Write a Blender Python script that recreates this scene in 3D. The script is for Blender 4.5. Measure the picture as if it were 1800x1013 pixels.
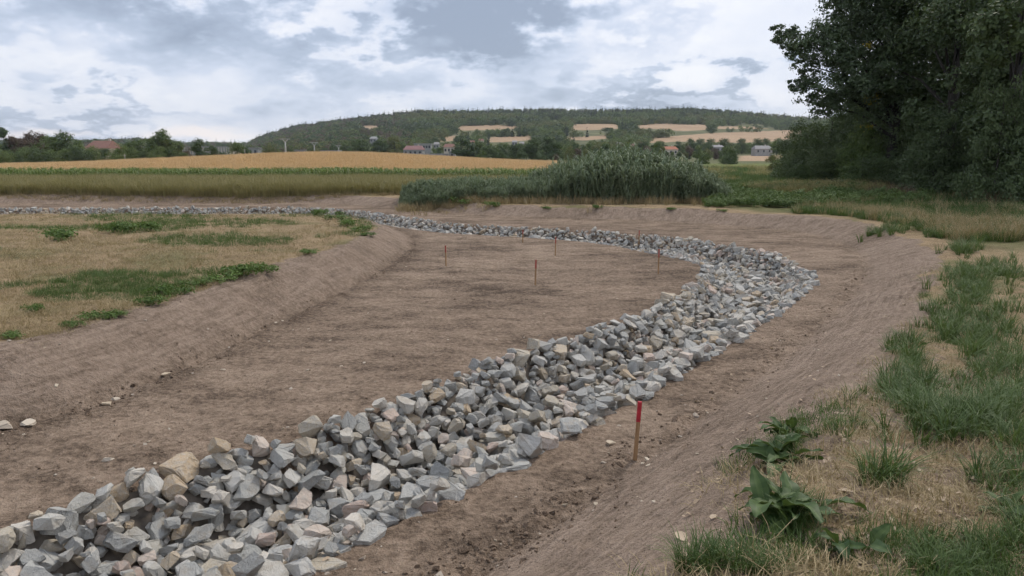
import bpy, bmesh, math, random
import numpy as np
from mathutils import Vector, Matrix, Euler

# ------------------------------------------------------------------ clear
for _o in list(bpy.data.objects):
    bpy.data.objects.remove(_o, do_unlink=True)
SC = bpy.context.scene
COL = SC.collection
R = math.radians
RNG = np.random.default_rng(11)
random.seed(11)

# ------------------------------------------------------------------ camera
F = 1300.0                     # focal length in pixels of the 1800 px wide photograph
HC = 3.1                       # eye height above the excavated floor
HOR = 272.0
PITCH = math.atan((506.5 - HOR) / F)
cam = bpy.data.cameras.new('camera')
cam.sensor_width = 36.0
cam.lens = 36.0 * F / 1800.0
cam.clip_start = 0.05
cam.clip_end = 9000
camo = bpy.data.objects.new('camera', cam)
COL.objects.link(camo)
camo.location = (0, 0, HC)
camo.rotation_euler = (math.pi / 2 - PITCH, 0, 0)
SC.camera = camo
CP, SP = math.cos(PITCH), math.sin(PITCH)


def ray(u, v):
    a, b = (u - 900.0) / F, (v - 506.5) / F
    d = np.array([a, CP - b * SP, -SP - b * CP])
    return d / np.linalg.norm(d)


def at_z(u, v, z=0.0):         # point of a pixel's sight line at height z
    d = ray(u, v)
    t = (z - HC) / d[2]
    return np.array([d[0] * t, d[1] * t])


def at_y(u, v, y):             # point of a pixel's sight line at distance y
    d = ray(u, v)
    t = y / d[1]
    return np.array([d[0] * t, y, HC + d[2] * t])


# ------------------------------------------------------------------ view, world, sun
SC.view_settings.view_transform = 'Standard'
SC.view_settings.look = 'None'
SC.view_settings.exposure = 0.70
SC.view_settings.gamma = 1.0
SC.view_settings.use_curve_mapping = False
SC.render.engine = 'CYCLES'
SC.cycles.max_bounces = 4
SC.cycles.diffuse_bounces = 2
SC.cycles.glossy_bounces = 2
SC.cycles.transmission_bounces = 3
SC.cycles.volume_bounces = 0
SC.cycles.transparent_max_bounces = 4
SC.cycles.use_denoising = True
SC.cycles.use_adaptive_sampling = True
SC.cycles.adaptive_threshold = 0.035
SC.cycles.adaptive_min_samples = 24

SUN_EL, SUN_AZ = R(52), R(38)  # azimuth clockwise from the view direction
sun = bpy.data.lights.new('sun', 'SUN')
sun.energy = 1.5
sun.angle = R(11)
sun.color = (1.0, 0.93, 0.83)
suno = bpy.data.objects.new('sun', sun)
COL.objects.link(suno)
sd = Vector((math.sin(SUN_AZ) * math.cos(SUN_EL), math.cos(SUN_AZ) * math.cos(SUN_EL), math.sin(SUN_EL)))
suno.rotation_euler = sd.to_track_quat('Z', 'Y').to_euler()
suno.location = (60, 60, 90)


class NT:
    """tiny node tree writer"""
    def __init__(self, tree):
        self.t = tree
        tree.nodes.clear()

    def n(self, kind, props=None, **inputs):
        nd = self.t.nodes.new(kind)
        for k, v in (props or {}).items():
            setattr(nd, k, v)
        for k, v in inputs.items():
            key = int(k[1:]) if k[0] == 'i' and k[1:].isdigit() else k.replace('_', ' ')
            s = nd.inputs[key]
            if isinstance(v, bpy.types.NodeSocket):
                self.t.links.new(v, s)
            else:
                s.default_value = v
        return nd

    def math(self, op, a, b=0.0, c=0.0, clamp=False):
        return self.n('ShaderNodeMath', {'operation': op, 'use_clamp': clamp}, i0=a, i1=b, i2=c).outputs[0]

    def vmath(self, op, a, b=(0, 0, 0)):
        nd = self.n('ShaderNodeVectorMath', {'operation': op}, i0=a)
        if isinstance(b, (int, float)):
            nd.inputs['Scale'].default_value = b
        elif isinstance(b, bpy.types.NodeSocket):
            self.t.links.new(b, nd.inputs[1])
        else:
            nd.inputs[1].default_value = b
        return nd.outputs['Value'] if op in ('LENGTH', 'DOT_PRODUCT', 'DISTANCE') else nd.outputs[0]

    def noise(self, vec, scale, detail=4.0, rough=0.55, dist=0.0, out=0):
        nd = self.n('ShaderNodeTexNoise', None, Scale=scale, Detail=detail, Roughness=rough, Distortion=dist)
        if vec is not None:
            self.t.links.new(vec, nd.inputs['Vector'])
        return nd.outputs[out]

    def ramp(self, fac, stops, interp='LINEAR'):
        nd = self.t.nodes.new('ShaderNodeValToRGB')
        cr = nd.color_ramp
        cr.interpolation = interp
        while len(cr.elements) < len(stops):
            cr.elements.new(0.5)
        for e, (p, c) in zip(cr.elements, stops):
            e.position = p
            e.color = (*c, 1) if len(c) == 3 else c
        self.t.links.new(fac, nd.inputs[0])
        return nd.outputs[0]

    def maprange(self, v, a, b, c=0.0, d=1.0, smooth=True):
        nd = self.n('ShaderNodeMapRange', {'interpolation_type': 'SMOOTHSTEP' if smooth else 'LINEAR'},
                    i0=v, i1=a, i2=b, i3=c, i4=d)
        return nd.outputs[0]

    def mix(self, fac, a, b, mode='MIX'):
        nd = self.n('ShaderNodeMix', {'data_type': 'RGBA', 'blend_type': mode})
        for s, v in ((nd.inputs[0], fac), (nd.inputs[6], a), (nd.inputs[7], b)):
            if isinstance(v, bpy.types.NodeSocket):
                self.t.links.new(v, s)
            else:
                s.default_value = v if not isinstance(v, tuple) or len(v) == 4 else (*v, 1)
        return nd.outputs[2]


world = bpy.data.worlds.new('World')
SC.world = world
world.use_nodes = True
world.cycles.sampling_method = 'MANUAL'
world.cycles.sample_map_resolution = 512
W = NT(world.node_tree)
sky = W.n('ShaderNodeTexSky', {'sky_type': 'NISHITA', 'sun_disc': False, 'sun_elevation': SUN_EL,
                               'sun_rotation': SUN_AZ, 'altitude': 200.0, 'dust_density': 1.5})
tc = W.n('ShaderNodeTexCoord')
D = tc.outputs['Generated']
sep = W.n('ShaderNodeSeparateXYZ', None, Vector=D)
zz = W.math('ADD', W.math('MAXIMUM', sep.outputs[2], 0.0), 0.34)
plane = W.n('ShaderNodeCombineXYZ', None, X=W.math('DIVIDE', sep.outputs[0], zz),
            Y=W.math('DIVIDE', sep.outputs[1], zz), Z=0.0).outputs[0]
plane2 = W.vmath('ADD', plane, (3.7, 1.9, 0.0))


def flat_noise(vec, scale, detail, rough):
    nd = W.n('ShaderNodeTexNoise', {'noise_dimensions': '2D'}, Scale=scale, Detail=detail, Roughness=rough)
    W.t.links.new(vec, nd.inputs['Vector'])
    return nd.outputs[0]


n1 = flat_noise(plane2, 2.0, 5.0, 0.54)
n2 = flat_noise(W.vmath('ADD', plane, (9.1, 4.2, 2.0)), 5.2, 5.0, 0.58)
n3 = flat_noise(W.vmath('ADD', plane, (2.1, 7.7, 5.0)), 0.8, 1.0, 0.5)
val = W.math('ADD', W.math('MULTIPLY', n1, 0.85), W.math('MULTIPLY', n2, 0.50))
val = W.math('ADD', val, W.math('MULTIPLY', n3, 0.35))
val = W.math('SUBTRACT', val, 0.325)
# ragged edges for the large cloud masses that the photograph shows
wv = W.n('ShaderNodeCombineXYZ', None, X=W.math('MULTIPLY_ADD', n2, 0.42, -0.21), Y=0.0, Z=W.math('MULTIPLY_ADD', n2, 0.24, -0.12)).outputs[0]
DW = W.vmath('ADD', D, wv)
CLOUDS = [  # u, v, half width, half height (pixels), weight
    (870, 35, 230, 75, -0.40), (200, 45, 340, 75, -0.26), (1190, 70, 260, 90, 0.12), (640, 25, 80, 65, 0.20),
    (60, 212, 240, 26, -0.17), (1200, 168, 170, 26, -0.22), (1130, 60, 50, 75, -0.14), (560, 150, 190, 40, -0.08)]
for (u, v, a, b, w) in CLOUDS:
    c = ray(u, v)
    q = W.vmath('MULTIPLY', W.vmath('SUBTRACT', DW, tuple(c)), (F / a, F / a, F / b))
    k = W.maprange(W.vmath('LENGTH', q), 1.25, 0.35, 0.0, w)
    val = W.math('ADD', val, k)
cl = W.ramp(val, [(0.14, (0.205, 0.245, 0.320)), (0.32, (0.300, 0.348, 0.440)), (0.45, (0.400, 0.445, 0.540)),
                  (0.56, (0.500, 0.525, 0.595)), (0.76, (0.595, 0.602, 0.635))])
# pale peach light low under the cloud deck
pe = 0.0
DW2 = W.vmath('ADD', D, W.vmath('SCALE', wv, 0.12))
for (u, v, a, b, w) in [(350, 236, 95, 10, 0.75), (60, 236, 90, 8, 0.6)]:
    c = ray(u, v)
    q = W.vmath('MULTIPLY', W.vmath('SUBTRACT', DW2, tuple(c)), (F / a, F / a, F / b))
    pe = W.math('ADD', pe, W.maprange(W.vmath('LENGTH', q), 1.3, 0.2, 0.0, w))
cl = W.mix(W.math('MINIMUM', pe, 0.85), cl, (0.68, 0.62, 0.60))
bg1 = W.n('ShaderNodeBackground', None, Color=cl, Strength=1.0)
bg2 = W.n('ShaderNodeBackground', None, Color=sky.outputs[0], Strength=0.10)
ms = W.n('ShaderNodeMixShader', None, i0=0.92, i1=bg2.outputs[0], i2=bg1.outputs[0])
W.n('ShaderNodeOutputWorld', None, Surface=ms.outputs[0])


# ------------------------------------------------------------------ numpy helpers
def smooth(a, b, x):
    t = np.clip((np.asarray(x, float) - a) / (b - a), 0, 1)
    return t * t * (3 - 2 * t)


def _hash(ix, iy, seed):
    h = (ix.astype(np.int64) * 374761393 + iy.astype(np.int64) * 668265263 + seed * 1442695041) & 0xFFFFFFFF
    h = ((h ^ (h >> 13)) * 1274126177) & 0xFFFFFFFF
    return ((h ^ (h >> 16)) & 0xFFFF) / 65535.0


def vnoise(x, y, seed=0):
    x, y = np.asarray(x, float), np.asarray(y, float)
    ix, iy = np.floor(x), np.floor(y)
    fx, fy = x - ix, y - iy
    fx, fy = fx * fx * (3 - 2 * fx), fy * fy * (3 - 2 * fy)
    a, b = _hash(ix, iy, seed), _hash(ix + 1, iy, seed)
    c, d = _hash(ix, iy + 1, seed), _hash(ix + 1, iy + 1, seed)
    return (a * (1 - fx) + b * fx) * (1 - fy) + (c * (1 - fx) + d * fx) * fy


def fbm(x, y, o=4, seed=0):
    s, a, t = 0.0, 1.0, 0.0
    for i in range(o):
        s = s + a * vnoise(np.asarray(x) * 2 ** i + 17.3 * i, np.asarray(y) * 2 ** i + 5.1 * i, seed + i)
        t += a
        a *= 0.5
    return s / t


def poly_dist(px, py, pts, closed=False):
    """distance to a polyline and arc length of the nearest point"""
    best = np.full(px.shape, 1e9)
    arc = np.zeros(px.shape)
    acc = 0.0
    n = len(pts)
    for i in range(n if closed else n - 1):
        a, b = np.array(pts[i]), np.array(pts[(i + 1) % n])
        ab = b - a
        L = np.hypot(*ab)
        if L < 1e-9:
            continue
        t = np.clip(((px - a[0]) * ab[0] + (py - a[1]) * ab[1]) / (L * L), 0, 1)
        d = np.hypot(px - a[0] - t * ab[0], py - a[1] - t * ab[1])
        m = d < best
        best = np.where(m, d, best)
        arc = np.where(m, acc + t * L, arc)
        acc += L
    return best, arc


def inside(px, py, pts):
    r = np.zeros(px.shape, bool)
    n = len(pts)
    for i in range(n):
        x0, y0 = pts[i]
        x1, y1 = pts[(i + 1) % n]
        if y0 == y1:
            continue
        c = ((y0 > py) != (y1 > py)) & (px < (x1 - x0) * (py - y0) / (y1 - y0) + x0)
        r ^= c
    return r


def chaikin(pts, k=2):
    pts = [np.array(p, float) for p in pts]
    for _ in range(k):
        q = [pts[0]]
        for a, b in zip(pts[:-1], pts[1:]):
            q += [0.75 * a + 0.25 * b, 0.25 * a + 0.75 * b]
        q.append(pts[-1])
        pts = q
    return pts


# ------------------------------------------------------------------ plan of the earthworks
OUTER_FOOT = chaikin([(-30, -8), (-14, -3), (-9, -1), (-4.5, 1.3), (-1.1, 4.2)] +
                     [tuple(at_z(u, v)) for u, v in [(850, 1000), (1150, 790), (1330, 662), (1440, 575), (1515, 500),
                      (1525, 452), (1460, 415), (1340, 400), (1150, 389), (1000, 384), (850, 379), (700, 367),
                      (560, 357), (300, 358), (0, 359)]] + [(-60, 46), (-95, 46)])
INNER_FOOT = chaikin([(-30, 1.0), (-14, 4.6)] +
                     [tuple(at_z(u, v)) for u, v in [(0, 765), (180, 704), (300, 655), (430, 592), (520, 548), (640, 490),
                      (708, 448), (728, 424), (712, 407), (650, 394), (560, 388), (300, 388), (0, 388)]] + [(-60, 35), (-95, 35)])
CH_NEAR = chaikin([(-30, -5), (-14, 0.2), (-9, 1.7), (-4.6, 3.4)] +
                  [tuple(at_z(u, v)) for u, v in [(530, 1010), (660, 928), (880, 822), (1000, 768), (1180, 662), (1300, 592),
                   (1395, 532), (1430, 500), (1424, 472), (1370, 446), (1250, 424), (1150, 411), (1000, 401), (870, 397),
                   (760, 389), (700, 379), (640, 371), (540, 364.5), (300, 364.5), (0, 366)]] + [(-60, 42.4), (-95, 42.4)])
CH_FAR = chaikin([(-30, -1.5), (-14, 3.3), (-9, 4.6)] +
                 [tuple(at_z(u, v, 0.15)) for u, v in [(-60, 935), (0, 908), (160, 846), (300, 796), (540, 744), (760, 664), (900, 611),
                  (1100, 556), (1190, 508), (1240, 470), (1228, 452), (1150, 434), (1000, 413), (870, 406), (740, 399),
                  (640, 384), (560, 374), (300, 371.5), (0, 373)]] + [(-60, 40.2), (-95, 40.2)])
FLOOR = [tuple(p) for p in OUTER_FOOT] + [tuple(p) for p in INNER_FOOT[::-1]]
CHAN = [tuple(p) for p in CH_NEAR] + [tuple(p) for p in CH_FAR[::-1]]

GX0, GY0, GS = -60.0, -10.0, 0.15
gx = np.arange(GX0, 46.0, GS)
gy = np.arange(GY0, 64.0, GS)
GXX, GYY = np.meshgrid(gx, gy)
_do, _so = poly_dist(GXX, GYY, OUTER_FOOT)
_di, _si = poly_dist(GXX, GYY, INNER_FOOT)
_in = inside(GXX, GYY, FLOOR)
G_FLOOR = np.where(_in, -np.minimum(_do, _di), np.minimum(_do, _di))     # + outside the floor
G_ARC = np.where(_do < _di, _so, _si + 200.0)
G_SIDE = (_do < _di).astype(float)
_dc, _sc = poly_dist(GXX, GYY, CH_NEAR)
_dc2, _ = poly_dist(GXX, GYY, CH_FAR)
_inc = inside(GXX, GYY, CHAN)
G_CH = np.where(_inc, np.minimum(_dc, _dc2), -np.minimum(_dc, _dc2))     # + inside the channel


def lookup(G, x, y):
    fx = np.clip((np.asarray(x, float) - GX0) / GS, 0, G.shape[1] - 1.001)
    fy = np.clip((np.asarray(y, float) - GY0) / GS, 0, G.shape[0] - 1.001)
    ix, iy = fx.astype(int), fy.astype(int)
    fx, fy = fx - ix, fy - iy
    return (G[iy, ix] * (1 - fx) + G[iy, ix + 1] * fx) * (1 - fy) + (G[iy + 1, ix] * (1 - fx) + G[iy + 1, ix + 1] * fx) * fy


def lookup0(G, x, y):
    ix = np.clip(np.rint((np.asarray(x, float) - GX0) / GS), 0, G.shape[1] - 1).astype(int)
    iy = np.clip(np.rint((np.asarray(y, float) - GY0) / GS), 0, G.shape[0] - 1).astype(int)
    return G[iy, ix]


SKY_U = [-900, -300, 0, 150, 250, 330, 435, 470, 520, 600, 700, 740, 800, 1000, 1150, 1200, 1260, 1330, 1400, 1500, 1800, 2600]
SKY_V = [262, 258, 256, 254, 251, 258, 262, 248, 233, 221, 212, 208, 207, 207, 206, 204, 209, 214, 218, 221, 224, 240]
PY = [0, 260, 450, 600, 800, 1100, 1500, 1900, 2600]
PZ = [0, 0, 1.2, 5, 17, 40, 80, 70, 20]


def far_h(x, y):
    x, y = np.asarray(x, float), np.asarray(y, float)
    dome = 3.15 * np.exp(-((x + 53) / 48.0) ** 2) * smooth(84, 215, y) * (1 - smooth(245, 330, y))
    yy = np.maximum(y, 40.0)
    u = 900 + F * 1.016 * x / yy
    k = (HOR - np.interp(u, SKY_U, SKY_V)) / (HOR - 206.0)
    prof = np.interp(y, PY, PZ)
    prof2 = np.interp(y, [0, 500, 900, 1500, 1900, 2600], [0, 0.5, 20, 80, 70, 20])
    left = smooth(760, 600, u)
    h = k * (prof * (1 - left) + prof2 * left)
    h = h + (fbm(x / 160.0, y / 160.0, 3, 5) - 0.5) * 10 * smooth(600, 900, y)
    return dome + h - 0.9 * smooth(235, 300, y) * smooth(980, 860, u) * (1 - smooth(400, 600, y))


def H(x, y, detail=True):
    x, y = np.asarray(x, float), np.asarray(y, float)
    d = lookup(G_FLOOR, x, y)
    d = np.where((x < GX0) | (x > 45.8) | (y > 63.8) | (y < GY0), 9.0, d)
    hb = 0.55 * (1 - smooth(46, 80, y)) + 0.9 * np.exp(-((x - 1.0) ** 2 + y ** 2) / 52.0)
    hb = hb + 0.35 * smooth(14, 30, x) * (1 - smooth(60, 120, y))
    if detail:
        d = d + (fbm(x * 0.9, y * 0.9, 3, 31) - 0.5) * 0.30 * smooth(0.0, 0.6, np.abs(d))
    w = np.where(lookup0(G_SIDE, x, y) > 0.5, 1.0 + 0.95 * hb, 1.15)
    hb = hb + 0.16 * (lookup0(G_SIDE, x, y) < 0.5) * (1 - smooth(18, 27, y)) - 0.08 * (lookup0(G_SIDE, x, y) < 0.5) * smooth(24, 30, y) * (1 - smooth(40, 44, y))
    t = np.clip(d / w, 0, 1)
    z = hb * (0.80 * t + 0.20 * t * t * (3 - 2 * t)) * (1 - 0.06 * smooth(0.8, 1.0, t)) - 0.05 * np.exp(-(d / 0.13) ** 2) * (1 - 0.7 * lookup0(G_SIDE, x, y))
    c = np.clip(lookup(G_CH, x, y), 0, None)
    c = np.where((x < GX0) | (x > 45.8) | (y > 63.8) | (y < GY0), 0.0, c)
    z = z - 0.68 * smooth(-0.10, 0.75, c)
    z = z + far_h(x, y)
    if detail:
        top = smooth(0.4, 2.0, d)
        fl = 1 - smooth(-0.2, 0.6, d)
        z = z + (fbm(x * 0.35, y * 0.35, 3, 3) - 0.5) * (0.10 * fl + 0.22 * top)
        near = 1 - smooth(18, 40, np.hypot(x, y))
        z = z + (fbm(x * 2.6, y * 2.6, 3, 8) - 0.5) * (0.035 + 0.05 * top) * (0.3 + near)
        z = z + (fbm(x * 9.0, y * 9.0, 2, 12) - 0.5) * 0.022 * near
        trk = np.exp(-((d + 1.55) / 0.24) ** 4) + np.exp(-((d + 3.25) / 0.24) ** 4)
        z = z - 0.03 * trk * (lookup0(G_SIDE, x, y) < 0.5) * smooth(0.35, 0.55, fbm(x * 0.3, y * 0.3, 2, 83))
        arc_ = lookup0(G_ARC, x, y) + (vnoise(x * 1.3, y * 1.3, 19) - 0.5) * 0.35 + 0.25 * d
        seg_ = np.floor(arc_ / 1.15)
        slp = smooth(0.0, 0.3, d) * (1 - smooth(0.75, 1.0, d / w))
        z = z + (_hash(seg_, seg_ * 0 + 3, 7) - 0.5) * 0.075 * slp + 0.03 * slp * (arc_ / 1.15 - seg_ - 0.5)
        # crumbled clods left along the foot of the banks
        z = z + 0.05 * np.exp(-((d + 0.15) / 0.22) ** 2) * (vnoise(x * 5, y * 5, 44) ** 2) * (1 + near)
    return z


def G(u, v, zmax=400.0):       # ground point seen at a pixel
    d = ray(u, v)
    t = np.concatenate([np.arange(1.5, 80, 0.04), np.arange(80, 2500, 1.0)])
    x, y, z = d[0] * t, d[1] * t, HC + d[2] * t
    hit = np.nonzero(z <= H(x, y))[0]
    i = hit[0] if len(hit) else len(t) - 1
    return np.array([x[i], y[i], float(H(x[i], y[i]))])


def hz(x, y):
    return float(H(np.array([x]), np.array([y]))[0])


# ------------------------------------------------------------------ object helpers
def mesh_np(name, verts, faces, mats=(), smooth_shade=False, fattr=None, vattr=None):
    verts = np.asarray(verts, np.float32)
    me = bpy.data.meshes.new(name)
    faces = np.asarray(faces, np.int32)
    k = faces.shape[1]
    me.vertices.add(len(verts))
    me.vertices.foreach_set('co', verts.ravel())
    me.loops.add(faces.size)
    me.loops.foreach_set('vertex_index', faces.ravel())
    me.polygons.add(len(faces))
    me.polygons.foreach_set('loop_start', np.arange(0, faces.size, k, dtype=np.int32))
    try:
        me.polygons.foreach_set('loop_total', np.full(len(faces), k, np.int32))
    except Exception:
        pass
    me.update(calc_edges=True)
    me.polygons.foreach_set('use_smooth', np.full(len(faces), bool(smooth_shade)))
    for m in mats:
        me.materials.append(m)
    for dom, dct in (('FACE', fattr), ('POINT', vattr)):
        for nm, arr in (dct or {}).items():
            arr = np.asarray(arr, np.float32)
            typ = 'FLOAT' if arr.ndim == 1 else 'FLOAT_VECTOR'
            at = me.attributes.new(nm, typ, dom)
            at.data.foreach_set('value' if typ == 'FLOAT' else 'vector', arr.ravel())
    me.validate()
    return me


def obj(name, me, parent=None, loc=(0, 0, 0), rot=(0, 0, 0), scale=(1, 1, 1), link=True):
    o = bpy.data.objects.new(name, me)
    if link:
        COL.objects.link(o)
    o.location, o.rotation_euler, o.scale = loc, rot, scale
    if parent is not None:
        o.parent = parent
    return o


def tag(o, label=None, cat=None, group=None, kind=None):
    if label: o['label'] = label
    if cat: o['category'] = cat
    if group: o['group'] = group
    if kind: o['kind'] = kind
    return o


def copy_tree(o, parent=None):
    c = o.copy()
    COL.objects.link(c)
    c.parent = parent
    for ch in o.children:
        copy_tree(ch, c)
    return c


class MB:
    """collects boxes and prisms into one mesh"""
    def __init__(self):
        self.v, self.f = [], []

    def box(self, x0, x1, y0, y1, z0, z1):
        b = len(self.v)
        self.v += [(x, y, z) for z in (z0, z1) for y in (y0, y1) for x in (x0, x1)]
        for f in ((0, 2, 3, 1), (4, 5, 7, 6), (0, 1, 5, 4), (2, 6, 7, 3), (0, 4, 6, 2), (1, 3, 7, 5)):
            self.f.append([b + i for i in f])
        return self

    def bar(self, a, b, r0, r1, sides=8):
        a, b = Vector(a), Vector(b)
        d = (b - a).normalized()
        q = d.to_track_quat('Z', 'Y')
        base = len(self.v)
        for p, r in ((a, r0), (b, r1)):
            for i in range(sides):
                t = 2 * math.pi * i / sides
                self.v.append(tuple(p + q @ Vector((r * math.cos(t), r * math.sin(t), 0))))
        for i in range(sides):
            j = (i + 1) % sides
            self.f.append([base + i, base + j, base + sides + j, base + sides + i])
        self.f.append([base + i for i in range(sides)][::-1])
        self.f.append([base + sides + i for i in range(sides)])
        return self

    def tube(self, pts, rad, sides=7):
        base = len(self.v)
        pts = [Vector(p) for p in pts]
        for i, (p, r) in enumerate(zip(pts, rad)):
            d = (pts[min(i + 1, len(pts) - 1)] - pts[max(i - 1, 0)]).normalized()
            q = d.to_track_quat('Z', 'Y')
            for k in range(sides):
                t = 2 * math.pi * k / sides
                self.v.append(tuple(p + q @ Vector((r * math.cos(t), r * math.sin(t), 0))))
        for i in range(len(pts) - 1):
            for k in range(sides):
                j = (k + 1) % sides
                self.f.append([base + i * sides + k, base + i * sides + j, base + (i + 1) * sides + j, base + (i + 1) * sides + k])
        return self

    def mesh(self, name, mat, smooth_shade=False):
        me = bpy.data.meshes.new(name)
        me.from_pydata(self.v, [], self.f)
        me.materials.append(mat)
        if smooth_shade:
            me.polygons.foreach_set('use_smooth', [True] * len(me.polygons))
        me.update()
        return me

    def build(self, name, mat, parent=None, smooth_shade=False, **kw):
        return obj(name, self.mesh(name, mat, smooth_shade), parent, **kw)


# ------------------------------------------------------------------ materials
def material(name, fn):
    m = bpy.data.materials.new(name)
    m.use_nodes = True
    t = NT(m.node_tree)
    surf = fn(t)
    t.n('ShaderNodeOutputMaterial', None, Surface=surf)
    return m


def principled(t, color, rough=0.9, bump=None, strength=0.4, dist=0.02, spec=0.25):
    p = t.n('ShaderNodeBsdfPrincipled', None, Roughness=rough)
    p.inputs['Specular IOR Level'].default_value = spec
    if isinstance(color, bpy.types.NodeSocket):
        t.t.links.new(color, p.inputs['Base Color'])
    else:
        p.inputs['Base Color'].default_value = (*color, 1)
    if bump is not None:
        b = t.n('ShaderNodeBump', None, Strength=strength, Distance=dist, Height=bump)
        t.t.links.new(b.outputs[0], p.inputs['Normal'])
    return p.outputs[0]


def leaf_material(name, c0, c1, transl=0.25, rnd=0.35):
    def fn(t):
        a = t.n('ShaderNodeAttribute', {'attribute_name': 'tint'}).outputs['Fac']
        oi = t.n('ShaderNodeObjectInfo').outputs['Random']
        f = t.math('ADD', t.math('MULTIPLY', a, 1 - rnd), t.math('MULTIPLY', oi, rnd))
        col = t.ramp(f, [(0.0, c0), (1.0, c1)])
        p = t.n('ShaderNodeBsdfPrincipled', None, Roughness=0.55)
        p.inputs['Specular IOR Level'].default_value = 0.3
        t.t.links.new(col, p.inputs['Base Color'])
        tr = t.n('ShaderNodeBsdfTranslucent')
        t.t.links.new(t.mix(0.5, col, (0.12, 0.16, 0.03)), tr.inputs['Color'])
        return t.n('ShaderNodeMixShader', None, i0=transl, i1=p.outputs[0], i2=tr.outputs[0]).outputs[0]
    return material(name, fn)


def plain(name, c, rough=0.85, var=0.25, scale=6.0):
    def fn(t):
        co = t.n('ShaderNodeTexCoord').outputs['Object']
        n = t.noise(co, scale, 5.0, 0.6)
        d = tuple(x * (1 - var) for x in c)
        l = tuple(min(1, x * (1 + var)) for x in c)
        return principled(t, t.ramp(n, [(0.3, d), (0.7, l)]), rough, n, 0.15, 0.01)
    return material(name, fn)


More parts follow.
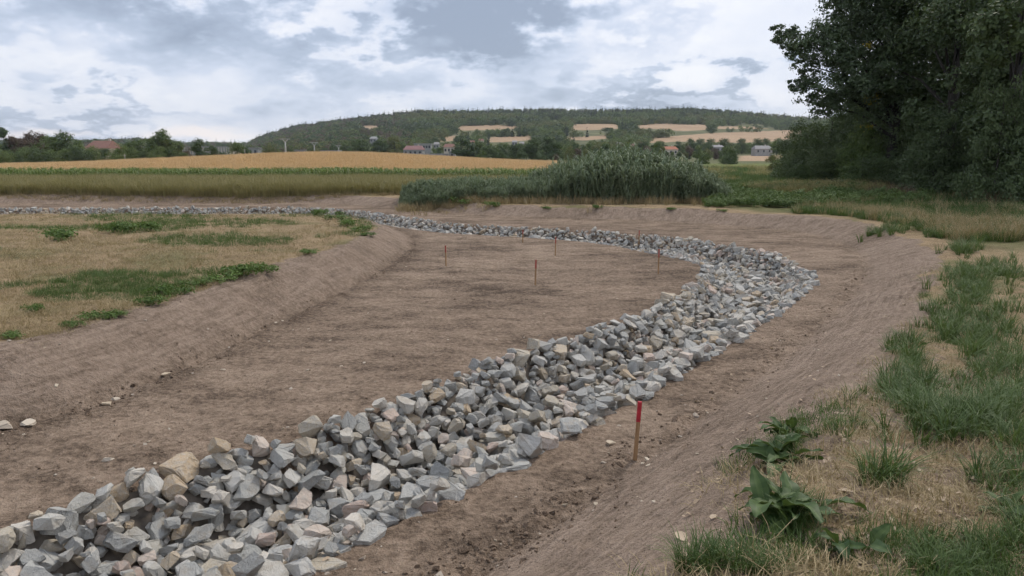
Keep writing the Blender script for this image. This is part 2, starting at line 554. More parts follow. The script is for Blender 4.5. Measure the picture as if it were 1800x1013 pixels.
def ground_fn(t):
    geo = t.n('ShaderNodeNewGeometry').outputs['Position']
    A = lambda n, o='Fac': t.n('ShaderNodeAttribute', {'attribute_name': n}).outputs[o]
    straw, slope, bank = A('straw'), A('slope'), A('bank', 'Vector')
    nL = t.noise(geo, 0.33, 3.0, 0.55, 0.4)
    nM = t.noise(t.vmath('MULTIPLY', geo, (1.0, 1.5, 1.0)), 1.7, 5.0, 0.62, 0.2)
    nF = t.noise(geo, 13.0, 4.0, 0.68)
    nG = t.noise(geo, 60.0, 2.0, 0.65)
    f = t.math('ADD', t.math('MULTIPLY', nL, 0.55), t.math('ADD', t.math('MULTIPLY', nM, 0.65), t.math('MULTIPLY', nF, 0.45)))
    f = t.math('ADD', f, t.math('MULTIPLY', t.math('SUBTRACT', nF, 0.5), 0.45))
    nT = t.noise(t.vmath('MULTIPLY', geo, (0.5, 1.2, 1.0)), 0.8, 3.0, 0.6, 0.5)
    f = t.math('ADD', f, t.math('MULTIPLY', t.math('SUBTRACT', nT, 0.5), 0.5))
    f = t.math('SUBTRACT', f, 0.325)
    dirt = t.ramp(f, [(0.25, (0.072, 0.051, 0.036)), (0.41, (0.156, 0.113, 0.081)), (0.54, (0.242, 0.178, 0.129)),
                      (0.75, (0.355, 0.270, 0.199))])
    # bucket-smoothed banks: paler tone than the floor, with drawn lines
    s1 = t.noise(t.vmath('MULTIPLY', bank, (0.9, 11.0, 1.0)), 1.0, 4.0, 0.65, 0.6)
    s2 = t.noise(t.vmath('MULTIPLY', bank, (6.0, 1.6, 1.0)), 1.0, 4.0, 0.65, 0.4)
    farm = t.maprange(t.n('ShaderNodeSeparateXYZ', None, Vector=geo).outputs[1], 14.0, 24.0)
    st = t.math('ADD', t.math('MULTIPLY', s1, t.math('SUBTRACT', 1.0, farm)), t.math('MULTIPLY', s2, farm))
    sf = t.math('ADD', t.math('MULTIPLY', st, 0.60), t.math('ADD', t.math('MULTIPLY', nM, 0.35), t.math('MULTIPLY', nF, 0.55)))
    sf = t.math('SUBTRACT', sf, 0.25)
    bank_tone = t.ramp(sf, [(0.25, (0.102, 0.073, 0.053)), (0.41, (0.200, 0.148, 0.110)), (0.55, (0.288, 0.218, 0.166)),
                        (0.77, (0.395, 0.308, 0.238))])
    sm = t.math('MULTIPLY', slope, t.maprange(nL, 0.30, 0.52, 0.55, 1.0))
    col = t.mix(sm, dirt, bank_tone)
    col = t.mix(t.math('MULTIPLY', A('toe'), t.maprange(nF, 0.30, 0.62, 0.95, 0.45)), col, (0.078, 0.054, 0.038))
    # straw and short dry sward
    h1 = t.noise(t.vmath('MULTIPLY', geo, (1.6, 1.0, 1.0)), 34.0, 3.0, 0.7)
    h2 = t.noise(geo, 0.9, 4.0, 0.62)
    hs = t.math('ADD', t.math('MULTIPLY', h1, 0.7), t.math('MULTIPLY', h2, 0.5))
    sw = t.ramp(hs, [(0.36, (0.105, 0.080, 0.047)), (0.52, (0.235, 0.170, 0.098)), (0.66, (0.360, 0.262, 0.158)),
                     (0.85, (0.480, 0.365, 0.235))])
    gr = t.ramp(hs, [(0.36, (0.050, 0.060, 0.022)), (0.62, (0.150, 0.150, 0.060)), (0.85, (0.260, 0.235, 0.110))])
    sw = t.mix(t.maprange(t.noise(t.vmath('ADD', geo, (31.0, 12.0, 0.0)), 0.42, 3.0, 0.6, 0.5), 0.50, 0.66, 0.0, 0.8), sw, gr)
    gr2 = t.ramp(hs, [(0.36, (0.035, 0.050, 0.017)), (0.62, (0.105, 0.118, 0.042)), (0.85, (0.215, 0.190, 0.085))])
    sw = t.mix(t.math('MULTIPLY', A('green'), 0.85), sw, gr2)
    k = t.math('ADD', straw, t.math('MULTIPLY', t.math('SUBTRACT', t.noise(geo, 2.6, 4.0, 0.7), 0.5), 1.5))
    col = t.mix(t.maprange(k, 0.42, 0.66), col, sw)
    col = t.mix(t.math('MULTIPLY', t.maprange(nG, 0.52, 0.75), 0.35), col, (0.42, 0.34, 0.26))
    # slaked cracks and crumbs
    vor = t.n('ShaderNodeTexVoronoi', {'feature': 'DISTANCE_TO_EDGE'}, Scale=5.5)
    t.t.links.new(t.vmath('ADD', geo, t.n('ShaderNodeCombineXYZ', None, X=nM, Y=nL, Z=0.0).outputs[0]), vor.inputs['Vector'])
    crack = t.math('MULTIPLY', t.maprange(vor.outputs[0], 0.03, 0.0), t.maprange(nM, 0.5, 0.62))
    col = t.mix(t.math('MULTIPLY', crack, 0.45), col, (0.075, 0.052, 0.038))
    hgt = t.math('ADD', t.math('MULTIPLY', nM, 0.8), t.math('ADD', t.math('MULTIPLY', nF, 0.75), t.math('MULTIPLY', nG, 0.28)))
    hgt = t.math('ADD', hgt, t.math('MULTIPLY', t.math('MULTIPLY', st, slope), 0.35))
    return principled(t, col, 0.95, hgt, 1.0, 0.085, 0.12)


def far_ground_fn(t):
    geo = t.n('ShaderNodeNewGeometry').outputs['Position']
    zone = t.n('ShaderNodeAttribute', {'attribute_name': 'zone'}).outputs['Vector']   # x field, y wheat, z meadow
    sz = t.n('ShaderNodeSeparateXYZ', None, Vector=zone)
    n1 = t.noise(geo, 0.03, 6.0, 0.6)
    n2 = t.noise(geo, 0.35, 6.0, 0.65)
    wood = t.ramp(n1, [(0.3, (0.060, 0.075, 0.035)), (0.7, (0.170, 0.165, 0.080))])
    fld = t.ramp(t.math('ADD', t.math('MULTIPLY', n1, 0.6), t.math('MULTIPLY', n2, 0.4)),
                 [(0.3, (0.30, 0.205, 0.130)), (0.7, (0.42, 0.30, 0.19))])
    wh = t.ramp(t.math('ADD', t.math('MULTIPLY', t.noise(t.vmath('MULTIPLY', geo, (0.25, 1.0, 1.0)), 0.16, 5.0, 0.6), 0.5),
                       t.math('MULTIPLY', n2, 0.5)),
                [(0.3, (0.48, 0.31, 0.15)), (0.7, (0.68, 0.48, 0.26))])
    md = t.ramp(n2, [(0.3, (0.080, 0.110, 0.030)), (0.6, (0.160, 0.185, 0.055)), (0.8, (0.25, 0.22, 0.08))])
    col = t.mix(sz.outputs[0], wood, fld)
    col = t.mix(sz.outputs[1], col, wh)
    col = t.mix(sz.outputs[2], col, md)
    return principled(t, col, 0.95, n2, 0.5, 0.3, 0.1)


def stone_fn(t):
    co = t.n('ShaderNodeTexCoord').outputs['Object']
    oi = t.n('ShaderNodeObjectInfo')
    rnd = oi.outputs['Random']
    off = t.n('ShaderNodeCombineXYZ', None, X=t.math('MULTIPLY', rnd, 37.0), Y=t.math('MULTIPLY', rnd, 91.0), Z=0.0).outputs[0]
    p = t.vmath('ADD', co, off)
    base = t.ramp(rnd, [(0.0, (0.285, 0.298, 0.300)), (0.09, (0.385, 0.388, 0.378)), (0.18, (0.225, 0.238, 0.245)), (0.27, (0.430, 0.420, 0.395)),
                        (0.36, (0.320, 0.332, 0.335)), (0.45, (0.345, 0.315, 0.260)), (0.52, (0.405, 0.412, 0.408)), (0.60, (0.455, 0.395, 0.355)),
                        (0.66, (0.270, 0.285, 0.290)), (0.74, (0.390, 0.335, 0.260)), (0.79, (0.365, 0.365, 0.345)), (0.86, (0.480, 0.465, 0.435)),
                        (0.92, (0.425, 0.340, 0.300)), (0.96, (0.360, 0.285, 0.195))], 'CONSTANT')
    big = t.noise(p, 1.3, 3.0, 0.6, 0.4)
    med = t.noise(p, 5.0, 4.0, 0.65)
    spk = t.noise(p, 34.0, 2.0, 0.7)
    base = t.mix(1.0, base, (1.22, 1.15, 1.05), 'MULTIPLY')
    c = t.mix(t.maprange(big, 0.50, 0.70, 0.0, 0.60), base, (0.340, 0.285, 0.215))
    c = t.mix(t.maprange(med, 0.35, 0.70, 0.0, 0.40), c, (0.430, 0.425, 0.405))
    c = t.mix(t.maprange(spk, 0.54, 0.66, 0.0, 0.45), c, (0.52, 0.52, 0.51))
    c = t.mix(t.maprange(spk, 0.43, 0.34, 0.0, 0.45), c, (0.12, 0.125, 0.13))
    h = t.math('ADD', t.math('MULTIPLY', med, 1.0), t.math('MULTIPLY', t.noise(p, 14.0, 3.0, 0.7), 0.7))
    return principled(t, c, 0.88, h, 0.5, 0.05, 0.2)


def clod_fn(t):
    co = t.n('ShaderNodeTexCoord').outputs['Object']
    rnd = t.n('ShaderNodeObjectInfo').outputs['Random']
    n = t.noise(co, 3.0, 5.0, 0.6)
    c = t.ramp(t.math('ADD', t.math('MULTIPLY', rnd, 0.7), t.math('MULTIPLY', n, 0.3)),
               [(0.1, (0.15, 0.108, 0.077)), (0.6, (0.25, 0.182, 0.132)), (0.9, (0.34, 0.26, 0.19))])
    return principled(t, c, 0.95, n, 0.6, 0.3, 0.1)


def pebble_fn(t):
    rnd = t.n('ShaderNodeObjectInfo').outputs['Random']
    c = t.ramp(rnd, [(0.0, (0.45, 0.37, 0.27)), (0.5, (0.52, 0.45, 0.36)), (1.0, (0.36, 0.30, 0.24))])
    return principled(t, c, 0.9)


def wood_fn(t):
    co = t.n('ShaderNodeTexCoord').outputs['Object']
    n = t.noise(t.vmath('MULTIPLY', co, (60.0, 60.0, 3.0)), 1.0, 6.0, 0.6, 0.4)
    return principled(t, t.ramp(n, [(0.3, (0.27, 0.155, 0.075)), (0.7, (0.43, 0.275, 0.150))]), 0.8, n, 0.3, 0.003)


def bark_fn(t):
    co = t.n('ShaderNodeTexCoord').outputs['Object']
    n = t.noise(t.vmath('MULTIPLY', co, (5.0, 5.0, 0.9)), 1.0, 7.0, 0.65, 0.6)
    return principled(t, t.ramp(n, [(0.3, (0.016, 0.014, 0.012)), (0.7, (0.050, 0.044, 0.038))]), 0.95, n, 0.8, 0.05)


M = {
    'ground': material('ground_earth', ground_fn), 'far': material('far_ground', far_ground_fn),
    'stone': material('granite', stone_fn), 'clod': material('clod_earth', clod_fn), 'pebble': material('pale_pebble', pebble_fn),
    'wood': material('stake_wood', wood_fn), 'bark': material('bark', bark_fn),
    'faded': plain('faded_red_paint', (0.36, 0.10, 0.075), 0.8, 0.25, 30.0),
    'red': plain('red_paint', (0.43, 0.035, 0.045), 0.5, 0.25, 30.0),
    'bed': plain('bed_gravel', (0.125, 0.105, 0.085), 0.95, 0.45, 9.0),
    'poplar': leaf_material('poplar_leaf', (0.032, 0.056, 0.028), (0.128, 0.172, 0.088), 0.22),
    'under': leaf_material('understorey_leaf', (0.028, 0.05, 0.021), (0.125, 0.168, 0.068), 0.20),
    'yellow': leaf_material('yellow_leaf', (0.30, 0.24, 0.03), (0.48, 0.38, 0.05), 0.3),
    'hedge': leaf_material('hedge_leaf', (0.052, 0.092, 0.026), (0.185, 0.245, 0.07), 0.2),
    'olive': leaf_material('olive_leaf', (0.085, 0.105, 0.03), (0.21, 0.22, 0.07), 0.2),
    'russet': leaf_material('russet_leaf', (0.085, 0.058, 0.044), (0.175, 0.125, 0.088), 0.15),
    'dark': leaf_material('dark_leaf', (0.03, 0.06, 0.02), (0.108, 0.158, 0.05), 0.15),
    'conifer': leaf_material('conifer_needle', (0.018, 0.032, 0.02), (0.055, 0.078, 0.044), 0.1),
    'reed': leaf_material('reed_leaf', (0.085, 0.128, 0.072), (0.285, 0.335, 0.2), 0.25),
    'reeddry': leaf_material('dry_reed', (0.20, 0.15, 0.075), (0.36, 0.28, 0.15), 0.25),
    'nettle': leaf_material('nettle_leaf', (0.06, 0.11, 0.03), (0.17, 0.24, 0.075), 0.3),
    'dock': leaf_material('dock_leaf', (0.022, 0.055, 0.014), (0.11, 0.165, 0.05), 0.25),
    'weed': leaf_material('weed_leaf', (0.055, 0.105, 0.022), (0.165, 0.25, 0.062), 0.3),
    'grass': leaf_material('grass_blade', (0.034, 0.072, 0.018), (0.128, 0.188, 0.054), 0.3),
    'tall': leaf_material('ripening_grass', (0.185, 0.165, 0.066), (0.44, 0.365, 0.17), 0.3),
    'straw': leaf_material('straw', (0.230, 0.165, 0.080), (0.500, 0.390, 0.220), 0.2),
    'wheat': leaf_material('wheat_ear', (0.5, 0.335, 0.165), (0.74, 0.535, 0.3), 0.2),
    'corn': leaf_material('maize_leaf', (0.09, 0.14, 0.032), (0.22, 0.29, 0.085), 0.3),
    'tassel': leaf_material('maize_tassel', (0.26, 0.22, 0.07), (0.42, 0.34, 0.13), 0.2),
    'deadleaf': leaf_material('dead_leaf', (0.34, 0.24, 0.15), (0.55, 0.43, 0.31), 0.15),
    'white': plain('white_render', (0.28, 0.28, 0.272), 0.85, 0.06, 1.0),
    'cream': plain('cream_render', (0.52, 0.46, 0.38), 0.85, 0.08, 1.0),
    'greywall': plain('grey_concrete', (0.30, 0.30, 0.29), 0.9, 0.12, 0.6),
    'redroof': plain('red_metal_roof', (0.20, 0.100, 0.092), 0.6, 0.08, 0.5),
    'tile': plain('clay_tile', (0.19, 0.10, 0.08), 0.85, 0.15, 0.8),
    'orange': plain('orange_tile', (0.34, 0.14, 0.085), 0.85, 0.1, 0.8),
    'slate': plain('grey_roofing', (0.26, 0.25, 0.245), 0.85, 0.1, 0.8),
    'glass': plain('window_dark', (0.05, 0.055, 0.065), 0.2, 0.1, 1.0),
    'concrete': plain('pole_concrete', (0.40, 0.39, 0.36), 0.9, 0.12, 2.0),
    'ceramic': plain('insulator', (0.22, 0.13, 0.09), 0.4, 0.1, 3.0),
}

# ------------------------------------------------------------------ ground
def spaced(a, b, fine, c, growth, big):
    """coordinates from a to b, fine near c, growing away from it"""
    out = [c]
    s = fine
    x = c
    while x < b:
        x += s
        out.append(x)
        s = min(fine + growth * abs(x - c), big)
    x, s = c, fine
    while x > a:
        x -= s
        out.append(x)
        s = min(fine + growth * abs(x - c), big)
    return np.array(sorted(out))


def sheet(name, xs, ys, hfun, attrs, mat):
    X, Y = np.meshgrid(xs, ys)
    Z = hfun(X, Y)
    nx, ny = len(xs), len(ys)
    i = np.arange(nx * ny).reshape(ny, nx)
    f = np.stack([i[:-1, :-1], i[:-1, 1:], i[1:, 1:], i[1:, :-1]], -1).reshape(-1, 4)
    v = np.stack([X, Y, Z], -1).reshape(-1, 3)
    return mesh_np(name, v, f, [mat], True, vattr=attrs(X, Y))


def near_attrs(X, Y):
    d = lookup(G_FLOOR, X, Y)
    d = np.where((X < GX0) | (X > 45.8) | (Y > 63.8), 9.0, d)
    arc = lookup0(G_ARC, X, Y)
    hb = 0.55 + 0.9 * np.exp(-((X - 1.0) ** 2 + Y ** 2) / 52.0)
    side = lookup0(G_SIDE, X, Y)
    w = np.where(side > 0.5, 1.0 + 0.95 * hb, 1.15)
    dn = d + (fbm(X * 0.8, Y * 0.8, 4, 21) - 0.5) * np.where(side > 0.5, 1.3, 0.45)
    # the outer bank keeps a bare graded margin, the island is covered to its brink
    margin = np.where(side > 0.5, w * (0.80 + 0.14 * smooth(6, 13, Y)), w * 1.0)
    straw = smooth(-0.25, 0.55, dn - margin) * (0.95 - 0.42 * (1 - smooth(9, 15, np.hypot(X, Y))))
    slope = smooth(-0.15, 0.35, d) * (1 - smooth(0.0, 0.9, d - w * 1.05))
    green = smooth(9, 12, X) * smooth(20, 27, Y + 0.25 * X) * smooth(2.2, 3.6, dn)
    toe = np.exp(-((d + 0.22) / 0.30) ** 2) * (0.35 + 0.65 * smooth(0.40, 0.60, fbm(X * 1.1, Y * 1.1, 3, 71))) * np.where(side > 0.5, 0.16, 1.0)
    return {'toe': toe.ravel(), 'straw': straw.ravel(), 'green': green.ravel(), 'slope': slope.ravel(),
            'bank': np.stack([arc, d, np.zeros_like(d)], -1).reshape(-1, 3)}


xs = spaced(-58, 45, 0.055, 1.5, 0.0042, 0.35)
ys = spaced(-6, 62, 0.05, 4.5, 0.0060, 0.30)
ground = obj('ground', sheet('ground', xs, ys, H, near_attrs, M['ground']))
tag(ground, 'bare brown excavated earth with graded banks and dry sward', None, None, 'structure')

FIELDS = [  # outlines of stubble fields on the hill, in pixels of the photograph
    [(1000, 229), (1008, 219), (1040, 217), (1088, 219), (1092, 226), (1040, 229)],
    [(1116, 220), (1160, 217), (1245, 219), (1246, 228), (1200, 231), (1160, 227), (1118, 226)],
    [(1255, 222), (1330, 223), (1350, 227), (1258, 227)],
    [(1132, 252), (1150, 242), (1250, 234), (1390, 229), (1420, 229), (1420, 246), (1300, 251), (1200, 249)],
    [(985, 246), (990, 242), (1068, 238), (1070, 243), (1030, 247)],
    [(852, 250), (862, 241), (935, 238), (938, 246), (880, 250)],
    [(800, 230), (808, 221), (870, 220), (915, 222), (912, 227), (840, 229)],
    [(765, 250), (775, 243), (800, 238), (802, 247)],
    [(628, 226), (640, 220), (668, 221), (662, 227)],
    [(1290, 287), (1300, 274), (1420, 271), (1420, 284)],
]


def pix(x, y, z):
    """pixel at which a point shows"""
    x, y, z = np.asarray(x, float), np.asarray(y, float), np.asarray(z, float) - HC
    fwd = y * CP - z * SP
    up = y * SP + z * CP
    fwd = np.maximum(fwd, 0.1)
    return 900 + F * x / fwd, 506.5 - F * up / fwd


def field_mask(x, y, z):
    u, v = pix(x, y, z)
    m = np.zeros(np.shape(u), bool)
    for p in FIELDS:
        m |= inside(u, v, p)
    return m & (np.asarray(y) > 330)


def wheat_mask(x, y):
    return (smooth(83, 85, y) * (1 - smooth(262, 270, y)) * (1 - smooth(9, 13, x - 0.035 * (y - 85))))


def far_h2(x, y):
    z = H(x, y, False)
    sink = (1 - smooth(-56, -59, x)) * smooth(-61, -57, x) * 0
    core = smooth(-57, -54, x) * (1 - smooth(41, 44, x)) * smooth(-5.5, -3.5, y) * (1 - smooth(56, 60, y))
    return z - 0.06 - 1.4 * core


def far_attrs(X, Y):
    Z = H(X, Y, False)
    f = field_mask(X, Y, Z).astype(float)
    w = wheat_mask(X, Y)
    md = (1 - smooth(230, 300, Y)) * (1 - w)
    return {'zone': np.stack([f, w, md], -1).reshape(-1, 3)}


fx = np.concatenate([np.linspace(-2300, -760, 50, endpoint=False), np.linspace(-760, 900, 330, endpoint=False), np.linspace(900, 2300, 45)])
fy = np.concatenate([np.linspace(-60, -10, 8, endpoint=False), np.linspace(-10, 62, 30, endpoint=False), np.linspace(62, 320, 90, endpoint=False),
                     np.linspace(320, 1600, 260, endpoint=False), np.linspace(1600, 2500, 20)])
terrain = obj('terrain', sheet('terrain', fx, fy, far_h2, far_attrs, M['far']))
tag(terrain, 'wooded hill with stubble fields behind the farmland', None, None, 'structure')


# ------------------------------------------------------------------ scatter by geometry nodes
def scatter_group(coll):
    g = bpy.data.node_groups.new('scatter', 'GeometryNodeTree')
    g.interface.new_socket('Geometry', in_out='INPUT', socket_type='NodeSocketGeometry')
    g.interface.new_socket('Geometry', in_out='OUTPUT', socket_type='NodeSocketGeometry')
    N, L = g.nodes, g.links
    gi, go = N.new('NodeGroupInput'), N.new('NodeGroupOutput')
    ci = N.new('GeometryNodeCollectionInfo')
    ci.inputs['Collection'].default_value = coll
    ci.inputs['Separate Children'].default_value = True
    ci.inputs['Reset Children'].default_value = True
    ip = N.new('GeometryNodeInstanceOnPoints')
    ip.inputs['Pick Instance'].default_value = True

    def named(n, typ):
        a = N.new('GeometryNodeInputNamedAttribute')
        a.data_type = typ
        a.inputs['Name'].default_value = n
        return [o for o in a.outputs if o.enabled][0]
    er = N.new('FunctionNodeEulerToRotation')
    L.new(named('rot', 'FLOAT_VECTOR'), er.inputs[0])
    L.new(gi.outputs[0], ip.inputs['Points'])
    L.new(ci.outputs[0], ip.inputs['Instance'])
    L.new(named('idx', 'INT'), ip.inputs['Instance Index'])
    L.new(er.outputs[0], ip.inputs['Rotation'])
    L.new(named('size', 'FLOAT_VECTOR'), ip.inputs['Scale'])
    L.new(ip.outputs[0], go.inputs[0])
    return g


def proto_collection(meshes):
    c = bpy.data.collections.new('kinds')
    for i, me in enumerate(meshes):
        o = bpy.data.objects.new('kind_%03d' % i, me)
        c.objects.link(o)
    return c


def scatter(name, meshes, pts, size, rot, idx=None, label=None, cat=None, parent=None):
    pts = np.asarray(pts, np.float32)
    n = len(pts)
    size = np.asarray(size, np.float32)
    if size.ndim == 1:
        size = np.repeat(size[:, None], 3, 1)
    if idx is None:
        idx = RNG.integers(0, len(meshes), n)
    me = bpy.data.meshes.new(name)
    me.vertices.add(n)
    me.vertices.foreach_set('co', pts.ravel())
    for nm, typ, arr, key in (('size', 'FLOAT_VECTOR', size, 'vector'), ('rot', 'FLOAT_VECTOR', np.asarray(rot, np.float32), 'vector'),
                              ('idx', 'INT', np.asarray(idx, np.int32), 'value')):
        a = me.attributes.new(nm, typ, 'POINT')
        a.data.foreach_set(key, arr.ravel())
    o = obj(name, me, parent)
    md = o.modifiers.new('scatter', 'NODES')
    md.node_group = scatter_group(proto_collection(meshes))
    tag(o, label, cat, None, 'stuff')
    return o


def spin(n, tilt=0.12):
    return np.stack([RNG.normal(0, tilt, n), RNG.normal(0, tilt, n), RNG.uniform(0, 6.283, n)], -1)


# ------------------------------------------------------------------ stones of the lined channel
def stone_shape(seed):
    r = random.Random(seed)
    bm = bmesh.new()
    bmesh.ops.create_cube(bm, size=1.0)
    dims = (1.0, r.uniform(0.60, 0.92), r.uniform(0.36, 0.66))
    for v in bm.verts:
        v.co = Vector((v.co.x * dims[0], v.co.y * dims[1], v.co.z * dims[2]))
        v.co += Vector([r.uniform(-0.17, 0.17) for _ in range(3)])
    bmesh.ops.convex_hull(bm, input=bm.verts[:])
    for _ in range(r.randint(7, 11)):
        n = Vector((r.gauss(0, 1), r.gauss(0, 1), r.gauss(0, 0.8))).normalized()
        ext = max(v.co.dot(n) for v in bm.verts)
        bmesh.ops.bisect_plane(bm, geom=bm.verts[:] + bm.edges[:] + bm.faces[:], plane_co=n * ext * r.uniform(0.60, 0.92), plane_no=n, clear_outer=True)
        ed = [e for e in bm.edges if e.is_boundary]
        if ed:
            bmesh.ops.holes_fill(bm, edges=ed, sides=0)
    bmesh.ops.remove_doubles(bm, verts=bm.verts[:], dist=0.02)
    vs = [v.co.copy() for v in bm.verts]
    bm.free()
    bm = bmesh.new()
    for v in vs:
        bm.verts.new(v)
    res = bmesh.ops.convex_hull(bm, input=bm.verts[:])
    loose = [v for v in bm.verts if not v.link_faces]
    bmesh.ops.delete(bm, geom=loose, context='VERTS')
    bmesh.ops.dissolve_limit(bm, angle_limit=R(7), verts=bm.verts[:], edges=bm.edges[:])
    c = sum((v.co for v in bm.verts), Vector()) / len(bm.verts)
    for v in bm.verts:
        v.co -= c
    bm.normal_update()
    hullv = np.array([v.co[:] for v in bm.verts])
    tri = bm.copy()
    bmesh.ops.triangulate(tri, faces=tri.faces[:])
    tri.normal_update()
    planes = np.array([[*f.normal, f.normal.dot(f.verts[0].co)] for f in bm.faces])
    tri.free()
    # broken faces: split every facet and push the new points in and out
    bmesh.ops.bevel(bm, geom=bm.edges[:], offset=0.022, segments=1, affect='EDGES', profile=0.6)
    bmesh.ops.triangulate(bm, faces=bm.faces[:])
    big_ = [e_ for e_ in bm.edges if e_.calc_length() > 0.20]
    bmesh.ops.subdivide_edges(bm, edges=big_, cuts=1, use_grid_fill=True)
    bmesh.ops.triangulate(bm, faces=bm.faces[:])
    bm.normal_update()
    for v in bm.verts:
        v.co += v.normal * r.uniform(-0.030, 0.016) + Vector([r.uniform(-0.012, 0.012) for _ in range(3)])
    bmesh.ops.recalc_face_normals(bm, faces=bm.faces[:])
    me = bpy.data.meshes.new('stone')
    bm.to_mesh(me)
    bm.free()
    me.materials.append(M['stone'])
    return me, planes, hullv


STONES = [stone_shape(100 + i) for i in range(26)]

# the bed under the stones
bedv, bedf = [], []
NB = 12
S_IN, S_OUT = [], []


def resample(pts, n):
    p = np.array(pts)
    L = np.concatenate([[0], np.cumsum(np.hypot(*(p[1:] - p[:-1]).T))])
    t = np.linspace(0, L[-1], n)
    return np.stack([np.interp(t, L, p[:, 0]), np.interp(t, L, p[:, 1])], -1)


_a, _b = resample(CH_NEAR, 260), resample(CH_FAR, 260)
rows = []
for k in range(NB + 1):
    f = 0.07 + 0.90 * k / NB
    q = _a * (1 - f) + _b * f
    rows.append(np.stack([q[:, 0], q[:, 1], H(q[:, 0], q[:, 1]) + 0.012], -1))
bedv = np.concatenate(rows)
ii = np.arange((NB + 1) * 260).reshape(NB + 1, 260)
bedf = np.stack([ii[:-1, :-1], ii[:-1, 1:], ii[1:, 1:], ii[1:, :-1]], -1).reshape(-1, 4)
bed = obj('channel_bed', mesh_np('channel_bed', bedv, bedf, [M['bed']], True))
tag(bed, 'winding shallow channel lined with loose grey quarry stones', None, None, 'structure')

HS = 0.035
hx0, hx1, hy0, hy1 = -31.0, 9.5, 1.5, 45.0
hxs, hys = np.arange(hx0, hx1, HS), np.arange(hy0, hy1, HS)
HX, HY = np.meshgrid(hxs, hys)
CIN = lookup(G_CH, HX, HY)
BASE = np.full(HX.shape, 0.0)
_m = CIN > -0.8
BASE[_m] = H(HX[_m], HY[_m])
HMAP = BASE.copy()


def stone_try(planes, hullv, scale, rotm, x, y):
    """rest height of a stone dropped at x, y on the pile, and its column tops"""
    hv = (hullv * scale) @ rotm.T
    x0, x1, y0, y1 = hv[:, 0].min(), hv[:, 0].max(), hv[:, 1].min(), hv[:, 1].max()
    i0, i1 = int((x + x0 - hx0) / HS), int((x + x1 - hx0) / HS) + 2
    j0, j1 = int((y + y0 - hy0) / HS), int((y + y1 - hy0) / HS) + 2
    if i0 < 0 or j0 < 0 or i1 >= HX.shape[1] or j1 >= HX.shape[0]:
        return None
    X, Y = HX[j0:j1, i0:i1] - x, HY[j0:j1, i0:i1] - y
    n = planes[:, :3] @ rotm.T
    d = planes[:, 3] * scale
    up, lo = np.full(X.shape, 1e3), np.full(X.shape, -1e3)
    for (a, b, c), e in zip(n, d):
        if abs(c) < 0.02:
            continue
        zz_ = (e - a * X - b * Y) / c
        if c > 0:
            np.minimum(up, zz_, out=up)
        else:
            np.maximum(lo, zz_, out=lo)
    ok = up > lo
    if ok.sum() < 4:
        return None
    gap = HMAP[j0:j1, i0:i1] - lo
    g = gap[ok]
    # a stone beds slightly into the corners of those below
    z = np.partition(g, int(len(g) * 0.94))[int(len(g) * 0.94)]
    return z, (slice(j0, j1), slice(i0, i1)), ok, up


placed = []
cand = np.argwhere((CIN > -0.02))
cy = hys[cand[:, 0]]
# nearer stretches are sampled as densely as farther ones
area = len(cand) * HS * HS


def fill(count, smin, smax, tries, edge=None, ymax=99, tilt=0.35, mid=None, lim=0.2):
    pool = cand
    if edge is not None:
        c = CIN[cand[:, 0], cand[:, 1]]
        pool = cand[(c > edge[0]) & (c < edge[1])]
    pool = pool[hys[pool[:, 0]] < ymax]
    for _ in range(count):
        k = int(RNG.integers(0, len(STONES)))
        me, planes, hullv = STONES[k]
        s = float(np.clip(RNG.lognormal(math.log(mid or (smin + smax) / 2), 0.30), smin, smax))
        best = None
        for _t in range(tries):
            j, i = pool[int(RNG.integers(0, len(pool)))]
            x, y = hxs[i] + RNG.uniform(0, HS), hys[j] + RNG.uniform(0, HS)
            e = Euler((RNG.normal(0, tilt), RNG.normal(0, tilt), RNG.uniform(0, 6.283)))
            rm = np.array(e.to_matrix())
            r = stone_try(planes, hullv, s, rm, x, y)
            if r is None:
                continue
            rel = r[0] - BASE[j, i]
            if best is None or rel < best[0]:
                best = (rel, r, x, y, e)
        if best is None or best[0] > (lim if best[3] < 28 else lim * 0.85):
            continue
        _, (z, sl, ok, up), x, y, e = best
        sub = HMAP[sl]
        sub[ok] = np.maximum(sub[ok], up[ok] + z)
        placed.append((k, x, y, z, s, e))


DENS = area
# flat kerb stones bedded along the near lip
_lip = resample(CH_NEAR, 420)
for (x, y) in _lip:
    if not (-16 < x < 9 and 2.0 < y < 30):
        continue
    nx_, ny_ = (RNG.uniform(-0.05, 0.05) for _ in range(2))
    k = int(RNG.integers(0, len(STONES)))
    me, planes, hullv = STONES[k]
    s = RNG.uniform(0.20, 0.38)
    e = Euler((RNG.normal(0, 0.18), RNG.normal(0, 0.18), RNG.uniform(0, 6.283)))
    cgx = lookup(G_CH, x + 0.1, y) - lookup(G_CH, x - 0.1, y)
    cgy = lookup(G_CH, x, y + 0.1) - lookup(G_CH, x, y - 0.1)
    gl = max(1e-6, math.hypot(cgx, cgy))
    x, y = x + cgx / gl * 0.11 + nx_, y + cgy / gl * 0.11 + ny_
    r = stone_try(planes, hullv, s, np.array(e.to_matrix()), x, y)
    if r is None or r[0] - hz(x, y) > 0.17:
        continue
    z, sl, ok, up = r
    z -= 0.07
    sub = HMAP[sl]
    sub[ok] = np.maximum(sub[ok], up[ok] + z)
    placed.append((k, x, y, z, s, e))
fill(int(DENS * 17), 0.15, 0.38, 3, tilt=0.30, mid=0.225, lim=0.14)
fill(int(DENS * 8), 0.13, 0.32, 3, tilt=0.5, mid=0.20, lim=0.14, ymax=30)
ALL = cand
